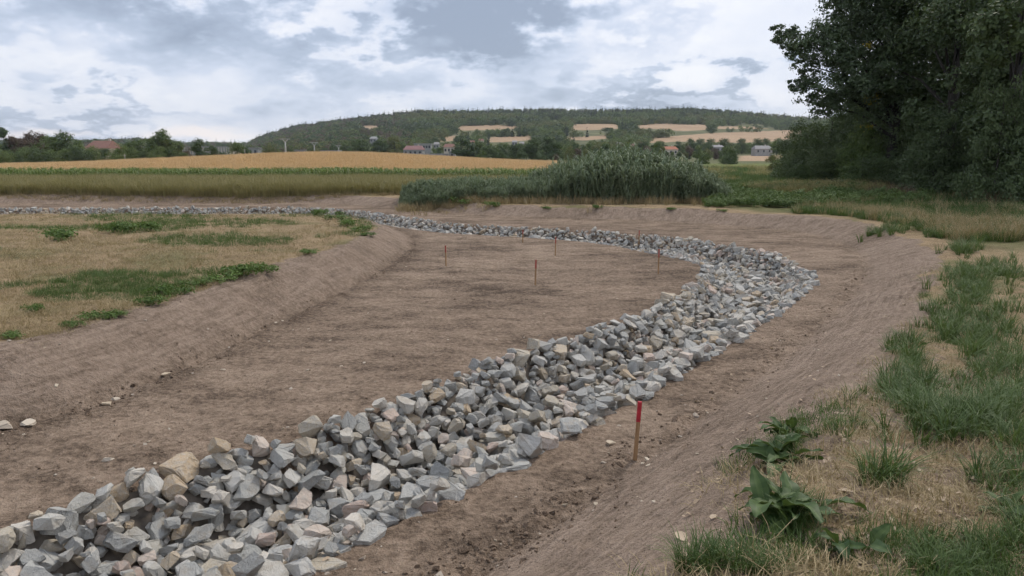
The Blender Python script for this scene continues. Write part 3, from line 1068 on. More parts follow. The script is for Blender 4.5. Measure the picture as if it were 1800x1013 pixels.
for mid_ in (0.20, 0.17, 0.14, 0.12):         # close the gaps that are left
    cand = np.argwhere((HMAP - BASE < 0.075) & (CIN > 0.03))
    if len(cand) < 50:
        break
    fill(min(1900, int(len(cand) * HS * HS * 42)), 0.08, 0.25, 2, tilt=0.5, mid=mid_, lim=0.21)
for rnd_ in range(5):         # the nearest stretch shows every hole
    cand = np.argwhere((HMAP - BASE < 0.10) & (CIN > 0.02) & (HY < 13.0) & (HX > -9))
    if len(cand) > 50:
        fill(int(len(cand) * HS * HS * 55), 0.09, 0.26, 2, tilt=0.4, mid=(0.19, 0.17, 0.15, 0.13, 0.11)[rnd_], lim=0.30)
cand = ALL
fill(int(DENS * 1.2), 0.14, 0.30, 3, (0.0, 0.35), tilt=0.4, mid=0.20, lim=0.12, ymax=30)
# rubble between the stones
_c = cand[RNG.integers(0, len(cand), int(DENS * 75))]
RUB = [(float(hxs[i_]), float(hys[j_]), float(BASE[j_, i_]) + 0.04, float(RNG.uniform(0.07, 0.15))) for j_, i_ in _c if CIN[j_, i_] > 0.08]

# rim stones are bedded into the soil of the lip
for i_, p_ in enumerate(placed):
    cin_ = float(lookup(G_CH, p_[1], p_[2]))
    placed[i_] = (p_[0], p_[1], p_[2], p_[3] - (0.10 if p_[2] < 24 else 0.13) * (1 - float(smooth(0.05, 0.55, cin_))), p_[4], p_[5])

# the stones that show largest are pieces of their own, the rest one mass
cx = np.array([p[1] for p in placed]); cyy = np.array([p[2] for p in placed]); cz = np.array([p[3] for p in placed], float); css = np.array([p[4] for p in placed])
pu, pv = pix(cx, cyy, cz)
vis = (pu > -15) & (pu < 1815) & (pv < 1025)
expo = np.array([HMAP[min(int((p[2] - hy0) / HS), HMAP.shape[0] - 1), min(int((p[1] - hx0) / HS), HMAP.shape[1] - 1)] - p[3] for p in placed])
shown = np.where(vis & (expo < css * 0.62), css / np.hypot(cx, cyy), 0)
order = np.argsort(-shown)
chosen = set(order[:300].tolist())
for i in order[:300]:
    k, x, y, z, s, e = placed[i]
    obj('stone', STONES[k][0], bed, (x, y, z), e, (s, s, s))
rest = [i for i in range(len(placed)) if i not in chosen]
fillo = scatter('stone_fill', [s[0] for s in STONES], [(placed[i][1], placed[i][2], placed[i][3]) for i in rest] + [q[:3] for q in RUB], [placed[i][4] for i in rest] + [q[3] for q in RUB],
        [tuple(placed[i][5]) for i in rest] + [tuple(q) for q in RNG.uniform(0, 6.28, (len(RUB), 3))],
        [placed[i][0] for i in rest] + [int(q) for q in RNG.integers(0, len(STONES), len(RUB))], parent=bed)
print('stones', len(placed))

# ------------------------------------------------------------------ foliage builders
def unit(n):
    v = RNG.normal(0, 1, (n, 3))
    return v / np.linalg.norm(v, axis=1, keepdims=True)


def leaf_quads(pos, nrm, size, aspect=0.62):
    """rhombic leaves at pos, facing nrm"""
    n = len(pos)
    nrm = nrm / np.maximum(np.linalg.norm(nrm, axis=1, keepdims=True), 1e-6)
    a = np.cross(nrm, unit(n))
    a /= np.maximum(np.linalg.norm(a, axis=1, keepdims=True), 1e-6)
    b = np.cross(nrm, a)
    s = size[:, None]
    fold = nrm * s * 0.10
    v = np.stack([pos - a * s * 0.5, pos + b * s * 0.5 * aspect + fold - a * s * 0.05, pos + a * s * 0.5,
                  pos - b * s * 0.5 * aspect + fold - a * s * 0.05], 1).reshape(-1, 3)
    return v, np.arange(4 * n).reshape(-1, 4)


def leaf_cloud(blobs, n, size, clumps=28, spread=0.24, up=0.5, shell=0.45, floor=None):
    """leaves gathered in sprays that fill the blobs; blobs are (x, y, z, rx, ry, rz)"""
    B = np.array(blobs, float)
    w = (B[:, 3] * B[:, 4] * B[:, 5]) ** (2 / 3.0)
    w = w / w.sum()
    nc = clumps * len(B)
    bi = RNG.choice(len(B), nc, p=w)
    d = unit(nc)
    fr = shell + (1 - shell) * RNG.random(nc) ** 0.7
    cc = B[bi, :3] + d * fr[:, None] * B[bi, 3:]
    cs = B[bi, 3:].mean(1) * spread * RNG.uniform(0.6, 1.35, nc)
    ct = RNG.random(nc)
    li = RNG.integers(0, nc, n)
    off = RNG.normal(0, 1, (n, 3)) * np.array([1.0, 1.0, 0.62])
    pos = cc[li] + off * cs[li][:, None] * 0.62
    if floor is not None:
        pos[:, 2] = np.maximum(pos[:, 2], floor + RNG.random(n) * 0.2)
    nrm = off * 0.5 + d[li] * 0.5 + unit(n) * 0.8 + np.array([0, 0, up])
    v, f = leaf_quads(pos, nrm, size * RNG.uniform(0.7, 1.3, n))
    return v, f, np.clip(ct[li] * 0.7 + RNG.random(n) * 0.3, 0, 1)


def crown_mesh(name, blobs, n, size, mat, **kw):
    v, f, t = leaf_cloud(blobs, n, size, **kw)
    return mesh_np(name, v, f, [mat], False, fattr={'tint': t})


def trunk_mesh(h, r, limbs, lean=(0, 0), name='trunk', top=None):
    mb = MB()
    pts, rad = [], []
    for i in range(7):
        t = i / 6
        pts.append((lean[0] * t + 0.04 * h * math.sin(3.1 * t) * 0.3, lean[1] * t, h * t - 0.15 * (i == 0)))
        rad.append(r * (1.25 if i == 0 else 1 - 0.72 * t))
    mb.tube(pts, rad, 9)
    for (x, y, z) in limbs:
        z0 = max(h * 0.25, min(h * 0.9, z * 0.62))
        t = z0 / h
        p0 = Vector((lean[0] * t, lean[1] * t, z0))
        p1 = Vector((x, y, z))
        mid = p0.lerp(p1, 0.5) + Vector((0, 0, 0.10 * (p1 - p0).length))
        r0 = r * (1 - 0.72 * t) * 0.36
        mb.tube([p0, p0.lerp(mid, 0.5), mid, p1], [r0, r0 * 0.8, r0 * 0.6, r0 * 0.2], 6)
    return mb.mesh(name, M['bark'], True)


def blobs_round(h, w, k, low=0.28, seed=0):
    r = random.Random(seed)
    out = []
    for i in range(k):
        t = r.random()
        z = h * (low + (0.93 - low) * t)
        prof = math.sin(math.pi * min(1, max(0.12, (z / h - low + 0.14) / (1.14 - low)))) ** 0.7
        a, q = r.uniform(0, 6.283), w * 0.5 * prof * r.uniform(0.35, 0.8)
        rr = w * r.uniform(0.17, 0.26)
        out.append((q * math.cos(a), q * math.sin(a), z, rr, rr, rr * r.uniform(0.7, 0.95)))
    return out


def blobs_conifer(h, w):
    return [(0, 0, h * t, w * 0.5 * (1.04 - t), w * 0.5 * (1.04 - t), h * 0.09) for t in (0.15, 0.27, 0.39, 0.51, 0.63, 0.75, 0.86, 0.95)]


# tree kinds for the middle distance, ten metres tall
KIND = {}
for i in range(3):
    bl = blobs_round(10, 8.5, 13, 0.26, 40 + i)
    KIND['round%d' % i] = (crown_mesh('crown', bl, 4600, 0.50, M['hedge'], clumps=14, spread=0.5), trunk_mesh(8, 0.24, [b[:3] for b in bl[:5]]))
    bl = blobs_round(10, 5.2, 12, 0.2, 60 + i)
    KIND['tall%d' % i] = (crown_mesh('crown', bl, 4000, 0.46, M['hedge'], clumps=14, spread=0.5), trunk_mesh(8.6, 0.22, [b[:3] for b in bl[:5]]))
    bl = blobs_round(10, 14.0, 15, 0.10, 80 + i) + [(x, y, 1.6, 2.8, 2.8, 1.7) for x, y in ((-4, 0), (4, 1), (0, -4), (0.5, 4), (0, 0))]
    KIND['bush%d' % i] = (crown_mesh('crown', bl, 5200, 0.60, M['hedge'], clumps=14, spread=0.5, floor=0.1), trunk_mesh(6, 0.28, [b[:3] for b in bl[:5]]))
bl = blobs_conifer(10, 4.2)
KIND['spruce'] = (crown_mesh('crown', bl, 2000, 0.5, M['conifer'], clumps=16, spread=0.4, up=0.1), trunk_mesh(9.6, 0.2, []))


def place_tree(name, kind, mat, x, y, ztop, wide, label, cat, group, sink=0.0):
    z0 = hz(x, y) - sink
    h = max(1.5, ztop - z0)
    root = obj(name, None, None, (x, y, z0), (0, 0, RNG.uniform(0, 6.283)))
    root.empty_display_size = 0.5
    crown, trunk = KIND[kind]
    sz = h / 10.0
    for nm, me in (('trunk', trunk), ('crown', crown)):
        o = obj(nm, me, root, scale=(sz * wide, sz * wide, sz))
        if nm == 'crown' and mat != 'hedge':
            o.material_slots[0].link = 'OBJECT'
            o.material_slots[0].material = M[mat]
    return tag(root, label, cat, group)


def tree_px(name, kind, mat, u, vtop, y, wide, label, cat, group, sink=0.0):
    p = at_y(u, vtop, y)
    return place_tree(name, kind, mat, p[0], y, p[2], wide, label, cat, group, sink)


# ------------------------------------------------------------------ the wood on the right
def px_blobs(lst, root):
    out = []
    for (u, v, rp, y) in lst:
        p = at_y(u, v, y)
        r = rp * y / F
        out.append((p[0] - root[0], p[1] - root[1], p[2] - root[2], r, r, r * 0.85))
    return out


def wood_tree(name, u, y, trunk_r, lst, n, size, mat, label, group='tall trees of the wood edge', clumps=30, spread=0.3, shell=0.35):
    p = at_y(u, 330, y)
    root = (p[0], y, hz(p[0], y) - 0.05)
    bl = px_blobs(lst, root)
    o = obj(name, None, None, root)
    h = max(b[2] for b in bl)
    obj('trunk', trunk_mesh(h, trunk_r, [b[:3] for b in bl]), o)
    obj('crown', crown_mesh('crown', bl, n, size, mat, clumps=clumps, spread=spread, shell=shell), o)
    return tag(o, label, 'tree', group)


pop = wood_tree('poplar_tree', 1560, 56, 0.42,
          [(1377, 62, 24, 56), (1412, 78, 32, 55), (1408, 112, 24, 56), (1448, 60, 38, 56), (1468, 105, 46, 55), (1425, 152, 36, 56),
           (1398, 152, 18, 55), (1450, 186, 32, 56), (1505, 45, 56, 57), (1500, 150, 52, 55), (1478, -6, 42, 56), (1550, 80, 66, 57),
           (1552, 175, 55, 56), (1545, -30, 70, 57)], 46000, 0.20, M['poplar'],
          'tall dark poplar whose leafy boughs reach left over the hill skyline', clumps=75, spread=0.22, shell=0.15)
wood_tree('broadleaf_tree', 1655, 50, 0.48,
          [(1610, 50, 70, 53), (1690, 10, 80, 53), (1625, 145, 60, 54), (1705, 120, 66, 54), (1640, -60, 90, 53), (1570, 120, 50, 54), (1650, 40, 60, 46), (1675, 215, 45, 47), (1640, 190, 40, 47)],
          32000, 0.26, M['under'], 'tall dark tree with slim black trunk in the middle of the wood')
wood_tree('broadleaf_tree', 1762, 40, 0.42,
          [(1735, 20, 75, 44), (1800, 110, 80, 44), (1790, -30, 100, 44), (1850, 40, 100, 43), (1722, 150, 60, 45), (1830, 190, 70, 43), (1770, 60, 60, 37), (1745, 215, 45, 38), (1800, 10, 60, 37)],
          32000, 0.24, M['under'], 'tall tree with thick grey trunk near the right edge of the photo')
for k, (u, y) in enumerate([(1580, 70), (1680, 66), (1780, 60), (1880, 52)]):
    wood_tree('broadleaf_tree', u, y, 0.40,
              [(u - 45, 60, 70, y), (u + 40, 40, 75, y), (u, 140, 80, y), (u - 30, 220, 70, y), (u + 35, 230, 70, y), (u, -40, 90, y)],
              17000, 0.34, M['under'], 'shaded tall tree standing in the back of the wood', 'back trees of the wood', 26, 0.34)
# understorey bushes, six metres wide and tall
BUSH = []
for i in range(4):
    r = random.Random(300 + i)
    bl = [(r.uniform(-1.9, 1.9), r.uniform(-1.7, 1.7), r.uniform(0.7, 5.2), r.uniform(0.8, 1.3), r.uniform(0.8, 1.3), r.uniform(0.6, 1.0)) for _ in range(20)]
    bl += [(x, y, 0.7, 1.1, 1.1, 0.8) for x, y in ((-2, 0), (2, 0.4), (0, -2.1), (-1.2, -1.6), (1.3, -1.6))]
    BUSH.append((crown_mesh('crown', bl, 11500, 0.17, M['under'], clumps=18, spread=0.36, floor=0.05),
                 trunk_mesh(4.5, 0.12, [b[:3] for b in bl[:9]])))
bushes = [(1392, 92, 248, 62, 'hedge'), (1368, 110, 268, 34, 'olive'), (1408, 80, 222, 80, 'dark'), (1440, 73, 205, 96, 'under'), (1418, 66, 282, 56, 'dark'),
          (1505, 66, 160, 120, 'under'), (1470, 61, 252, 92, 'under'), (1540, 58, 150, 100, 'hedge'), (1520, 54, 258, 84, 'dark'), (1590, 55, 205, 120, 'under'),
          (1630, 52, 190, 130, 'under'), (1570, 49, 272, 90, 'under'), (1690, 48, 205, 130, 'under'), (1640, 46, 262, 110, 'under'), (1755, 45, 190, 130, 'under'),
          (1710, 43, 262, 118, 'under'), (1815, 42, 172, 150, 'under'), (1785, 40, 240, 128, 'dark'), (1850, 38, 230, 130, 'under'), (1880, 40, 140, 150, 'under'),
          (1600, 60, 120, 130, 'under'), (1720, 55, 120, 150, 'under'), (1455, 84, 190, 70, 'under'),
          (1424, 76, 212, 92, 'under'), (1466, 69, 176, 116, 'under'), (1400, 86, 236, 76, 'under'), (1772, 37, 120, 120, 'under'), (1660, 44, 175, 120, 'under'),
          (1540, 62, 110, 130, 'under'), (1830, 37, 90, 130, 'under')]
for k, (u, y, vt, wp, mat) in enumerate(bushes):
    p = at_y(u, vt, y)
    z0 = hz(p[0], y) - 0.1
    root = obj('bush', None, None, (p[0], y, z0), (0, 0, RNG.uniform(0, 6.283)))
    sx, sz_ = wp * y / F / 5.4, (p[2] - z0) / 6.0
    cr, tr = BUSH[k % 4]
    obj('stem', tr, root, scale=(sx, sx, sz_))
    c = obj('crown', cr, root, scale=(sx, sx, sz_))
    if mat != 'under':
        c.material_slots[0].link = 'OBJECT'
        c.material_slots[0].material = M[mat]
    lab = {'under': 'dark shaded leafy bush in the wall of undergrowth along the wood',
           'dark': 'low dark bush at the front foot of the wood',
           'hedge': 'paler green bush in the undergrowth at the left end of the wood',
           'olive': 'small yellowish bush at the far left end of the wood'}[mat]
    tag(root, lab, 'bush', 'undergrowth bushes of the wood ' + mat if mat != 'olive' else None)
    if k == 7:
        yb = px_blobs([(1536, 168, 13, y - 3.2), (1518, 223, 10, y - 3.2), (1528, 78, 8, y - 3.0), (1522, 180, 8, y - 3.2)], (p[0], y, z0))
        yl = crown_mesh('yellow_leaves', yb, 420, 0.15, M['yellow'], clumps=9, spread=0.6)
        o = obj('yellow_leaves', yl, root)
        o.rotation_euler = (0, 0, -root.rotation_euler.z)
        tag(o, 'sprays of yellow leaves')

# ------------------------------------------------------------------ hedge, trees and buildings of the middle distance
LH = 'tree line behind the wheat field'
for (u, vt, y, kd, mt, wd) in [
        (-40, 226, 236, 'round0', 'dark', 1.0), (4, 219, 238, 'tall0', 'dark', 0.8), (22, 238, 240, 'round1', 'russet', 0.7), (50, 234, 238, 'round2', 'russet', 1.0),
        (70, 239, 242, 'round0', 'russet', 0.8), (88, 237, 236, 'round1', 'hedge', 0.9), (117, 236, 238, 'round0', 'dark', 1.1), (138, 248, 240, 'round2', 'hedge', 0.9),
        (205, 262, 250, 'round1', 'olive', 1.0), (224, 244, 236, 'tall1', 'dark', 1.3), (246, 248, 238, 'round0', 'hedge', 1.0), (276, 230, 235, 'round2', 'hedge', 0.95),
        (292, 242, 238, 'round1', 'hedge', 1.0), (310, 250, 242, 'round2', 'hedge', 1.0), (-80, 232, 240, 'round1', 'dark', 1.1), (36, 244, 246, 'round1', 'hedge', 1.0)]:
    lab = {'dark': 'dark green tree standing high in the tree line left of the wheat field',
           'russet': 'brownish tree standing out of the green tree line at far left',
           'hedge': 'mid green tree in the tree line left of the wheat field',
           'olive': 'yellow green tree right of the house in the tree line'}[mt]
    tree_px('broadleaf_tree', kd, mt, u, vt, y, wd, lab, 'tree', LH + (' ' + mt if mt != 'olive' else ''))
for k, u in enumerate(range(-70, 335, 23)):
    vt = 262 + 5 * math.sin(k * 1.9) + (4 if u > 290 else 0) + (-3 if 125 < u < 205 else 0)
    tree_px('bush', 'bush%d' % (k % 3), ['hedge', 'dark', 'hedge', 'olive', 'dark'][k % 5] if k % 5 != 3 else 'hedge', u, vt, 218 + 6 * ((k * 7) % 3), 0.95,
            'low dense green bush at the foot of the tree line behind the wheat', 'bush', 'bushes behind the wheat field', 0.3)
for (u, vt, y, kd, mt, wd, lab) in [
        (352, 247, 240, 'round0', 'dark', 0.9, 'dark round tree alone between the two ends of the ribbed hall'),
        (372, 256, 244, 'round1', 'dark', 0.9, 'smaller dark tree right against the lone round tree'),
        (330, 263, 250, 'bush0', 'russet', 0.8, 'brownish bush in front of the left end of the ribbed hall'),
        (388, 268, 255, 'bush1', 'dark', 0.9, 'low bush in front of the right end of the ribbed hall'),
        (413, 254, 262, 'bush2', 'hedge', 0.75, 'domed green tree left of the white hall at the hill foot'),
        (430, 258, 285, 'round2', 'dark', 1.0, 'dark tree touching the white hall on its left'),
        (474, 256, 300, 'bush1', 'olive', 0.75, 'rounded yellow green tree right of the white hall'),
        (512, 262, 330, 'bush0', 'dark', 0.7, 'dark bush just right of the tallest concrete pole'),
        (545, 264, 340, 'bush2', 'dark', 0.6, 'dark bush under the middle concrete pole')]:
    tree_px('bush' if kd[0] == 'b' else 'broadleaf_tree', kd, mt, u, vt, y, wd, lab, 'bush' if kd[0] == 'b' else 'tree', None, 0.6)
for (u, vt, y, kd, mt, wd) in [(610, 250, 480, 'round0', 'hedge', 1.0), (628, 243, 470, 'round1', 'hedge', 1.1), (645, 245, 475, 'tall0', 'dark', 1.0), (664, 239, 465, 'tall1', 'dark', 1.0),
                               (676, 247, 470, 'round2', 'hedge', 1.0), (693, 241, 468, 'round0', 'olive', 1.0), (703, 247, 480, 'round1', 'hedge', 1.0), (590, 257, 470, 'round2', 'dark', 1.0),
                               (572, 259, 480, 'round1', 'dark', 1.0), (762, 262, 420, 'round0', 'hedge', 0.9), (772, 258, 440, 'round1', 'dark', 0.9)]:
    tree_px('broadleaf_tree', kd, mt, u, vt, y, wd, 'green tree in the row beyond the low grey wall at the hill foot', 'tree', 'trees beyond the grey wall', 0.5)
for (u, vt, y, kd, mt, wd) in [(810, 240, 330, 'tall0', 'dark', 1.3), (822, 243, 325, 'tall1', 'dark', 1.3), (838, 250, 330, 'round0', 'hedge', 1.0), (855, 256, 320, 'round1', 'dark', 1.0),
                               (872, 258, 325, 'round2', 'hedge', 1.0), (890, 256, 318, 'round0', 'dark', 1.0), (908, 252, 325, 'round1', 'dark', 1.1), (926, 252, 320, 'round2', 'dark', 1.1),
                               (944, 246, 322, 'round0', 'dark', 1.2), (962, 240, 325, 'tall2', 'dark', 1.5), (976, 248, 318, 'round1', 'dark', 1.0), (846, 268, 305, 'bush0', 'hedge', 0.8),
                               (880, 268, 305, 'bush1', 'dark', 0.8), (915, 268, 302, 'bush2', 'dark', 0.9), (950, 268, 302, 'bush0', 'dark', 0.9), (978, 272, 300, 'bush1', 'russet', 0.7)]:
    tree_px('broadleaf_tree' if kd[0] != 'b' else 'bush', kd, mt, u, vt, y, wd, 'dark green tree in the grove right behind the wheat field', 'tree' if kd[0] != 'b' else 'bush',
            'grove behind the wheat field', 0.5)
for (u, vt, y, kd, mt, wd, lab) in [(1002, 260, 290, 'bush1', 'olive', 0.62, 'bright yellow green bush above the left end of the tall reeds'),
                                    (1029, 264, 288, 'bush2', 'olive', 0.6, 'second yellow green bush above the reeds'),
                                    (1283, 262, 250, 'bush0', 'dark', 0.85, 'big dark round bush behind the right end of the reeds'),
                                    (1240, 270, 255, 'bush1', 'hedge', 0.9, 'grey green bush left of the big dark round bush')]:
    tree_px('bush', kd, mt, u, vt, y, wd, lab, 'bush', None, 0.3)
for k in range(46):
    u = 985 + k * 6.6 + 4 * math.sin(k * 2.3)
    y = 340 + (k * 37 % 60)
    vt = 257 + 6 * math.sin(k * 1.37) + (5 if u > 1200 else 0)
    if 1164 < u < 1194 and vt < 268:
        vt = 268
    tree_px('broadleaf_tree', ['round0', 'round1', 'bush2', 'round2'][k % 4], ['hedge', 'dark', 'hedge', 'olive', 'dark', 'russet'][k % 6], u, vt, y, 0.95 if k % 4 != 2 else 0.6,
            {'hedge': 'mid green', 'dark': 'dark green', 'olive': 'yellow green', 'russet': 'brownish'}[['hedge', 'dark', 'hedge', 'olive', 'dark', 'russet'][k % 6]]
            + ' tree in the belt behind the reeds', 'tree', 'belt of trees behind the reeds', 0.3)
for k in range(34):
    u = 1150 + k * 7.6 + 5 * math.sin(k * 1.7)
    y = 520 + (k * 53 % 90)
    vt = 250 + 5 * math.sin(k * 2.1) + (4 if u < 1200 else 0)
    if 1250 < u < 1276 or 1326 < u < 1360:
        y = 560 + (k * 53 % 50)
    tree_px('broadleaf_tree', ['round1', 'tall2', 'round0'][k % 3], ['dark', 'hedge', 'dark'][k % 3], u, vt, y, 1.1,
            ['round dark tree', 'slim green tree', 'broad dark tree'][k % 3] + ' below the large stubble field', 'tree', 'trees below the stubble field', 0.3)


def house(name, u0, u1, vr, ve, y, wall, roof, label, depth=9.0, windows=3, flat=False, cat='house', group=None):
    a, b = at_y(u0, ve, y), at_y(u1, ve, y)
    w = b[0] - a[0]
    cx_ = (a[0] + b[0]) / 2
    zg = min(hz(a[0], y), hz(b[0], y)) - 0.6
    ze, zr = a[2] - zg, at_y(u0, vr, y)[2] - zg
    o = obj(name, None, None, (cx_, y, zg))
    MB().box(-w / 2, w / 2, 0, depth, 0, ze).build('wall', M[wall], o)
    mb = MB()
    ov = 0.35
    if flat:
        mb.box(-w / 2 - ov, w / 2 + ov, -ov, depth + ov, ze + 0.003, max(zr, ze + 0.3))
    else:
        mb.v += [(-w / 2 - ov, -ov, ze + 0.003), (w / 2 + ov, -ov, ze + 0.003), (w / 2 + ov, depth + ov, ze + 0.003), (-w / 2 - ov, depth + ov, ze + 0.003),
                 (-w / 2 - ov * 0.5 + 0.1 * w, depth / 2, zr), (w / 2 + ov * 0.5 - 0.1 * w, depth / 2, zr)]
        mb.f += [[0, 1, 5, 4], [1, 2, 5], [2, 3, 4, 5], [3, 0, 4], [3, 2, 1, 0]]
    rf = mb.build('roof', M[roof], o)
    if not flat and w > 7:
        MB().box(0.18 * w, 0.18 * w + 0.7, depth * 0.55, depth * 0.55 + 0.7, ze, zr + 0.7).build('chimney', M['cream'], rf)
    for i in range(windows):
        x = -w / 2 + w * (i + 0.5) / windows
        MB().box(x - 0.5, x + 0.5, -0.05, 0.03, ze - 2.2, ze - 0.8).build('window', M['glass'], o)
    return tag(o, label, cat, group)


house('barn', 709, 742, 256, 263.5, 372, 'white', 'redroof', 'long building with bright red roof standing behind the grey wall', 12, 4, cat='building')
house('apartment_block', 728, 757, 252.5, 254, 440, 'white', 'greywall', 'pale flat roofed block behind the red roofed building', 10, 6, True, 'building')
house('house', 780, 798, 253, 259, 400, 'cream', 'tile', 'house with dull red roof at the right end of the grey wall')
house('shed', 789, 800, 266, 267.5, 345, 'white', 'white', 'small white shed at the right end of the grey wall', 5, 1, True, 'shed')
house('hall', 435, 453, 259.5, 261, 330, 'white', 'slate', 'white hall at the left foot of the wooded hill', 10, 2, True, 'building')
house('hall', 518, 535, 263.5, 265, 360, 'white', 'slate', 'low pale hall between the tallest and the middle pole', 10, 3, True, 'building')
house('hall', 564, 592, 264.5, 266, 380, 'cream', 'slate', 'long low pale hall left of the smallest pole', 10, 4, True, 'building')
house('house', 148, 188, 247, 261, 262, 'cream', 'tile', 'house with red tiled roof rising out of the tree line at left', 11, 3)
house('house', 1167, 1192, 257.5, 263, 440, 'cream', 'orange', 'house with bright orange roof above the reeds')
house('house', 1253, 1273, 255, 259, 500, 'white', 'slate', 'small white house below the large stubble field')
house('house', 1328, 1358, 256, 262, 505, 'greywall', 'slate', 'wide grey house near the left end of the wood')
house('house', 650, 661, 240, 244, 640, 'white', 'white', 'tiny white house on the wooded slope above the grey wall', 9, 2)
for (u0, u1, vr, ve, y, wl, rf_) in [(826, 834, 247, 251, 600, 'white', 'tile'), (900, 909, 247, 250, 640, 'white', 'slate'), (913, 921, 249, 252.5, 620, 'white', 'slate'),
                                     (1125, 1136, 250, 255, 600, 'white', 'tile'), (1108, 1117, 253, 257, 590, 'cream', 'tile'), (841, 850, 244, 248, 640, 'cream', 'tile'),
                                     (762, 771, 250, 254, 560, 'white', 'slate'), (1085, 1094, 250, 254, 620, 'white', 'slate')]:
    house('house', u0, u1, vr, ve, y, wl, rf_, 'tiny pale village house among trees on the lower hillside', 8, 2, group='village houses on the hillside')
# ribbed hall
a, b = at_y(320, 259, 420), at_y(403, 259, 420)
zg = hz(a[0], 420) - 1.0
hall = obj('hall', None, None, ((a[0] + b[0]) / 2, 420, zg))
hw, hh = (b[0] - a[0]) / 2, a[2] - zg
MB().box(-hw, hw, 0, 20, 0, hh).build('wall', M['cream'], hall)
MB().box(-hw - 0.3, hw + 0.3, -0.3, 20.3, hh + 0.003, hh + 0.5).build('roof', M['slate'], hall)
for i in range(18):
    x = -hw + (i + 0.5) * 2 * hw / 18
    MB().box(x - 0.35, x + 0.35, -0.25, 0.0, 0, hh - 0.05).build('rib', M['white'], hall)
tag(hall, 'long pale hall with upright ribs half hidden behind trees at left', 'building')
# long low wall
p0, p1 = at_y(598, 269.3, 330), at_y(800, 270.4, 352)
wl = obj('boundary_wall', None, None, (p0[0], p0[1], 0))
L_ = math.hypot(p1[0] - p0[0], p1[1] - p0[1])
wl.rotation_euler = (0, 0, math.atan2(p1[1] - p0[1], p1[0] - p0[0]))
npan = 16
for i in range(npan):
    z = p0[2] + (p1[2] - p0[2]) * i / npan
    MB().box(L_ * i / npan + 0.15, L_ * (i + 1) / npan - 0.15, 0, 0.25, -1.5, z).build('panel', M['greywall'], wl)
    MB().box(L_ * i / npan - 0.15, L_ * i / npan + 0.15, -0.1, 0.35, -1.5, z + 0.15).build('post', M['concrete'], wl)
tag(wl, 'long low grey panel wall behind the crest of the wheat field', 'wall')


def power_pole(u, vt, y, label):
    p = at_y(u, vt, y)
    z0 = hz(p[0], y) - 0.2
    h = p[2] - z0
    o = obj('power_pole', None, None, (p[0], y, z0))
    MB().bar((0, 0, 0), (0, 0, h * 0.84), 0.34, 0.24, 10).build('pole', M['concrete'], o, True)
    for s in (-1, 1):
        MB().bar((0, 0, h * 0.80), (s * 0.95, 0, h * 0.95), 0.15, 0.11).build('brace', M['concrete'], o)
    arm = MB().box(-1.7, 1.7, -0.11, 0.11, h * 0.95, h * 0.95 + 0.24).build('crossarm', M['concrete'], o)
    for x in (-1.5, 0, 1.5):
        MB().bar((x, 0, h * 0.95 + 0.24), (x, 0, h * 0.95 + 0.62), 0.09, 0.06).build('insulator', M['ceramic'], arm)
    tag(o, label, 'power pole', 'power poles at the hill foot')


power_pole(501, 243.5, 262, 'tallest concrete power pole with forked top on the field crest')
power_pole(552, 249.5, 340, 'middle one of three concrete power poles')
power_pole(595, 255, 440, 'smallest and farthest of three concrete power poles')
for (u, vt, y, lab) in [(219, 271, 214, 'thin wooden post in front of the tree line left of the field'), (430, 262, 262, 'thin wooden post beside the white hall')]:
    p = at_y(u, vt, y)
    z0 = hz(p[0], y)
    o = obj('wooden_post', None, None, (p[0], y, z0))
    MB().bar((0, 0, -0.3), (0, 0, p[2] - z0), 0.11, 0.08).build('pole', M['concrete'], o)
    MB().box(-0.4, 0.4, -0.05, 0.05, p[2] - z0 - 0.4, p[2] - z0 - 0.28).build('crossbar', M['concrete'], o)
    tag(o, lab, 'post')

# ------------------------------------------------------------------ forest on the hill
FT = []
for i in range(3):
    bl = blobs_round(10, 10.5, 8, 0.12, 140 + i)
    FT.append(crown_mesh('crown', bl, 420, 1.1, M[['dark', 'hedge', 'hedge'][i]], clumps=8, spread=0.5))
FT.append(crown_mesh('crown', blobs_round(10, 10.5, 8, 0.12, 150), 420, 1.1, M['olive'], clumps=8, spread=0.5))
FT.append(crown_mesh('crown', blobs_round(10, 10.5, 8, 0.12, 151), 420, 1.1, M['russet'], clumps=8, spread=0.5))
for i in range(2):
    FT.append(crown_mesh('crown', blobs_conifer(12, 4.6 + i), 260, 1.0, M['conifer'], clumps=8, spread=0.45, up=0.1))
n = 26000
yy_ = np.sqrt(RNG.uniform(560 ** 2, 1580 ** 2, n))
uu_ = RNG.uniform(-250, 1560, n)
xx_ = (uu_ - 900) * yy_ / (F * 1.016)
zz2 = H(xx_, yy_, False)
keep = ~field_mask(xx_, yy_, zz2 + 1.0) & ~field_mask(xx_, yy_, zz2 + 8.0) & ~field_mask(xx_, yy_, zz2 + 4.0)
keep &= ~((yy_ < 700) & (uu_ > 740) & (uu_ < 1150) & (RNG.random(n) < 0.55))
opn = fbm(xx_ / 70, yy_ / 70, 3, 77)
keep &= ~((opn > 0.57) & (RNG.random(n) < 0.85) & (yy_ < 1350))
keep &= RNG.random(n) < np.interp(uu_, [-250, 430, 440, 1560], [0.5, 0.5, 0.95, 0.95])
xx_, yy_, zz2, uu_ = xx_[keep], yy_[keep], zz2[keep], uu_[keep]
n = len(xx_)
spc = fbm(xx_ / 110, yy_ / 110, 3, 91)
idx = np.where(spc < 0.40, 0, np.where(spc < 0.50, 1, np.where(spc < 0.56, 2, 3)))
rr = RNG.random(n)
idx = np.where(rr < 0.25, RNG.integers(0, 4, n), idx)
idx = np.where((uu_ < 720) & (rr > 0.55), np.where(rr > 0.75, 0, 4), idx)
con = (yy_ > 1400) | ((spc > 0.36) & (spc < 0.39))
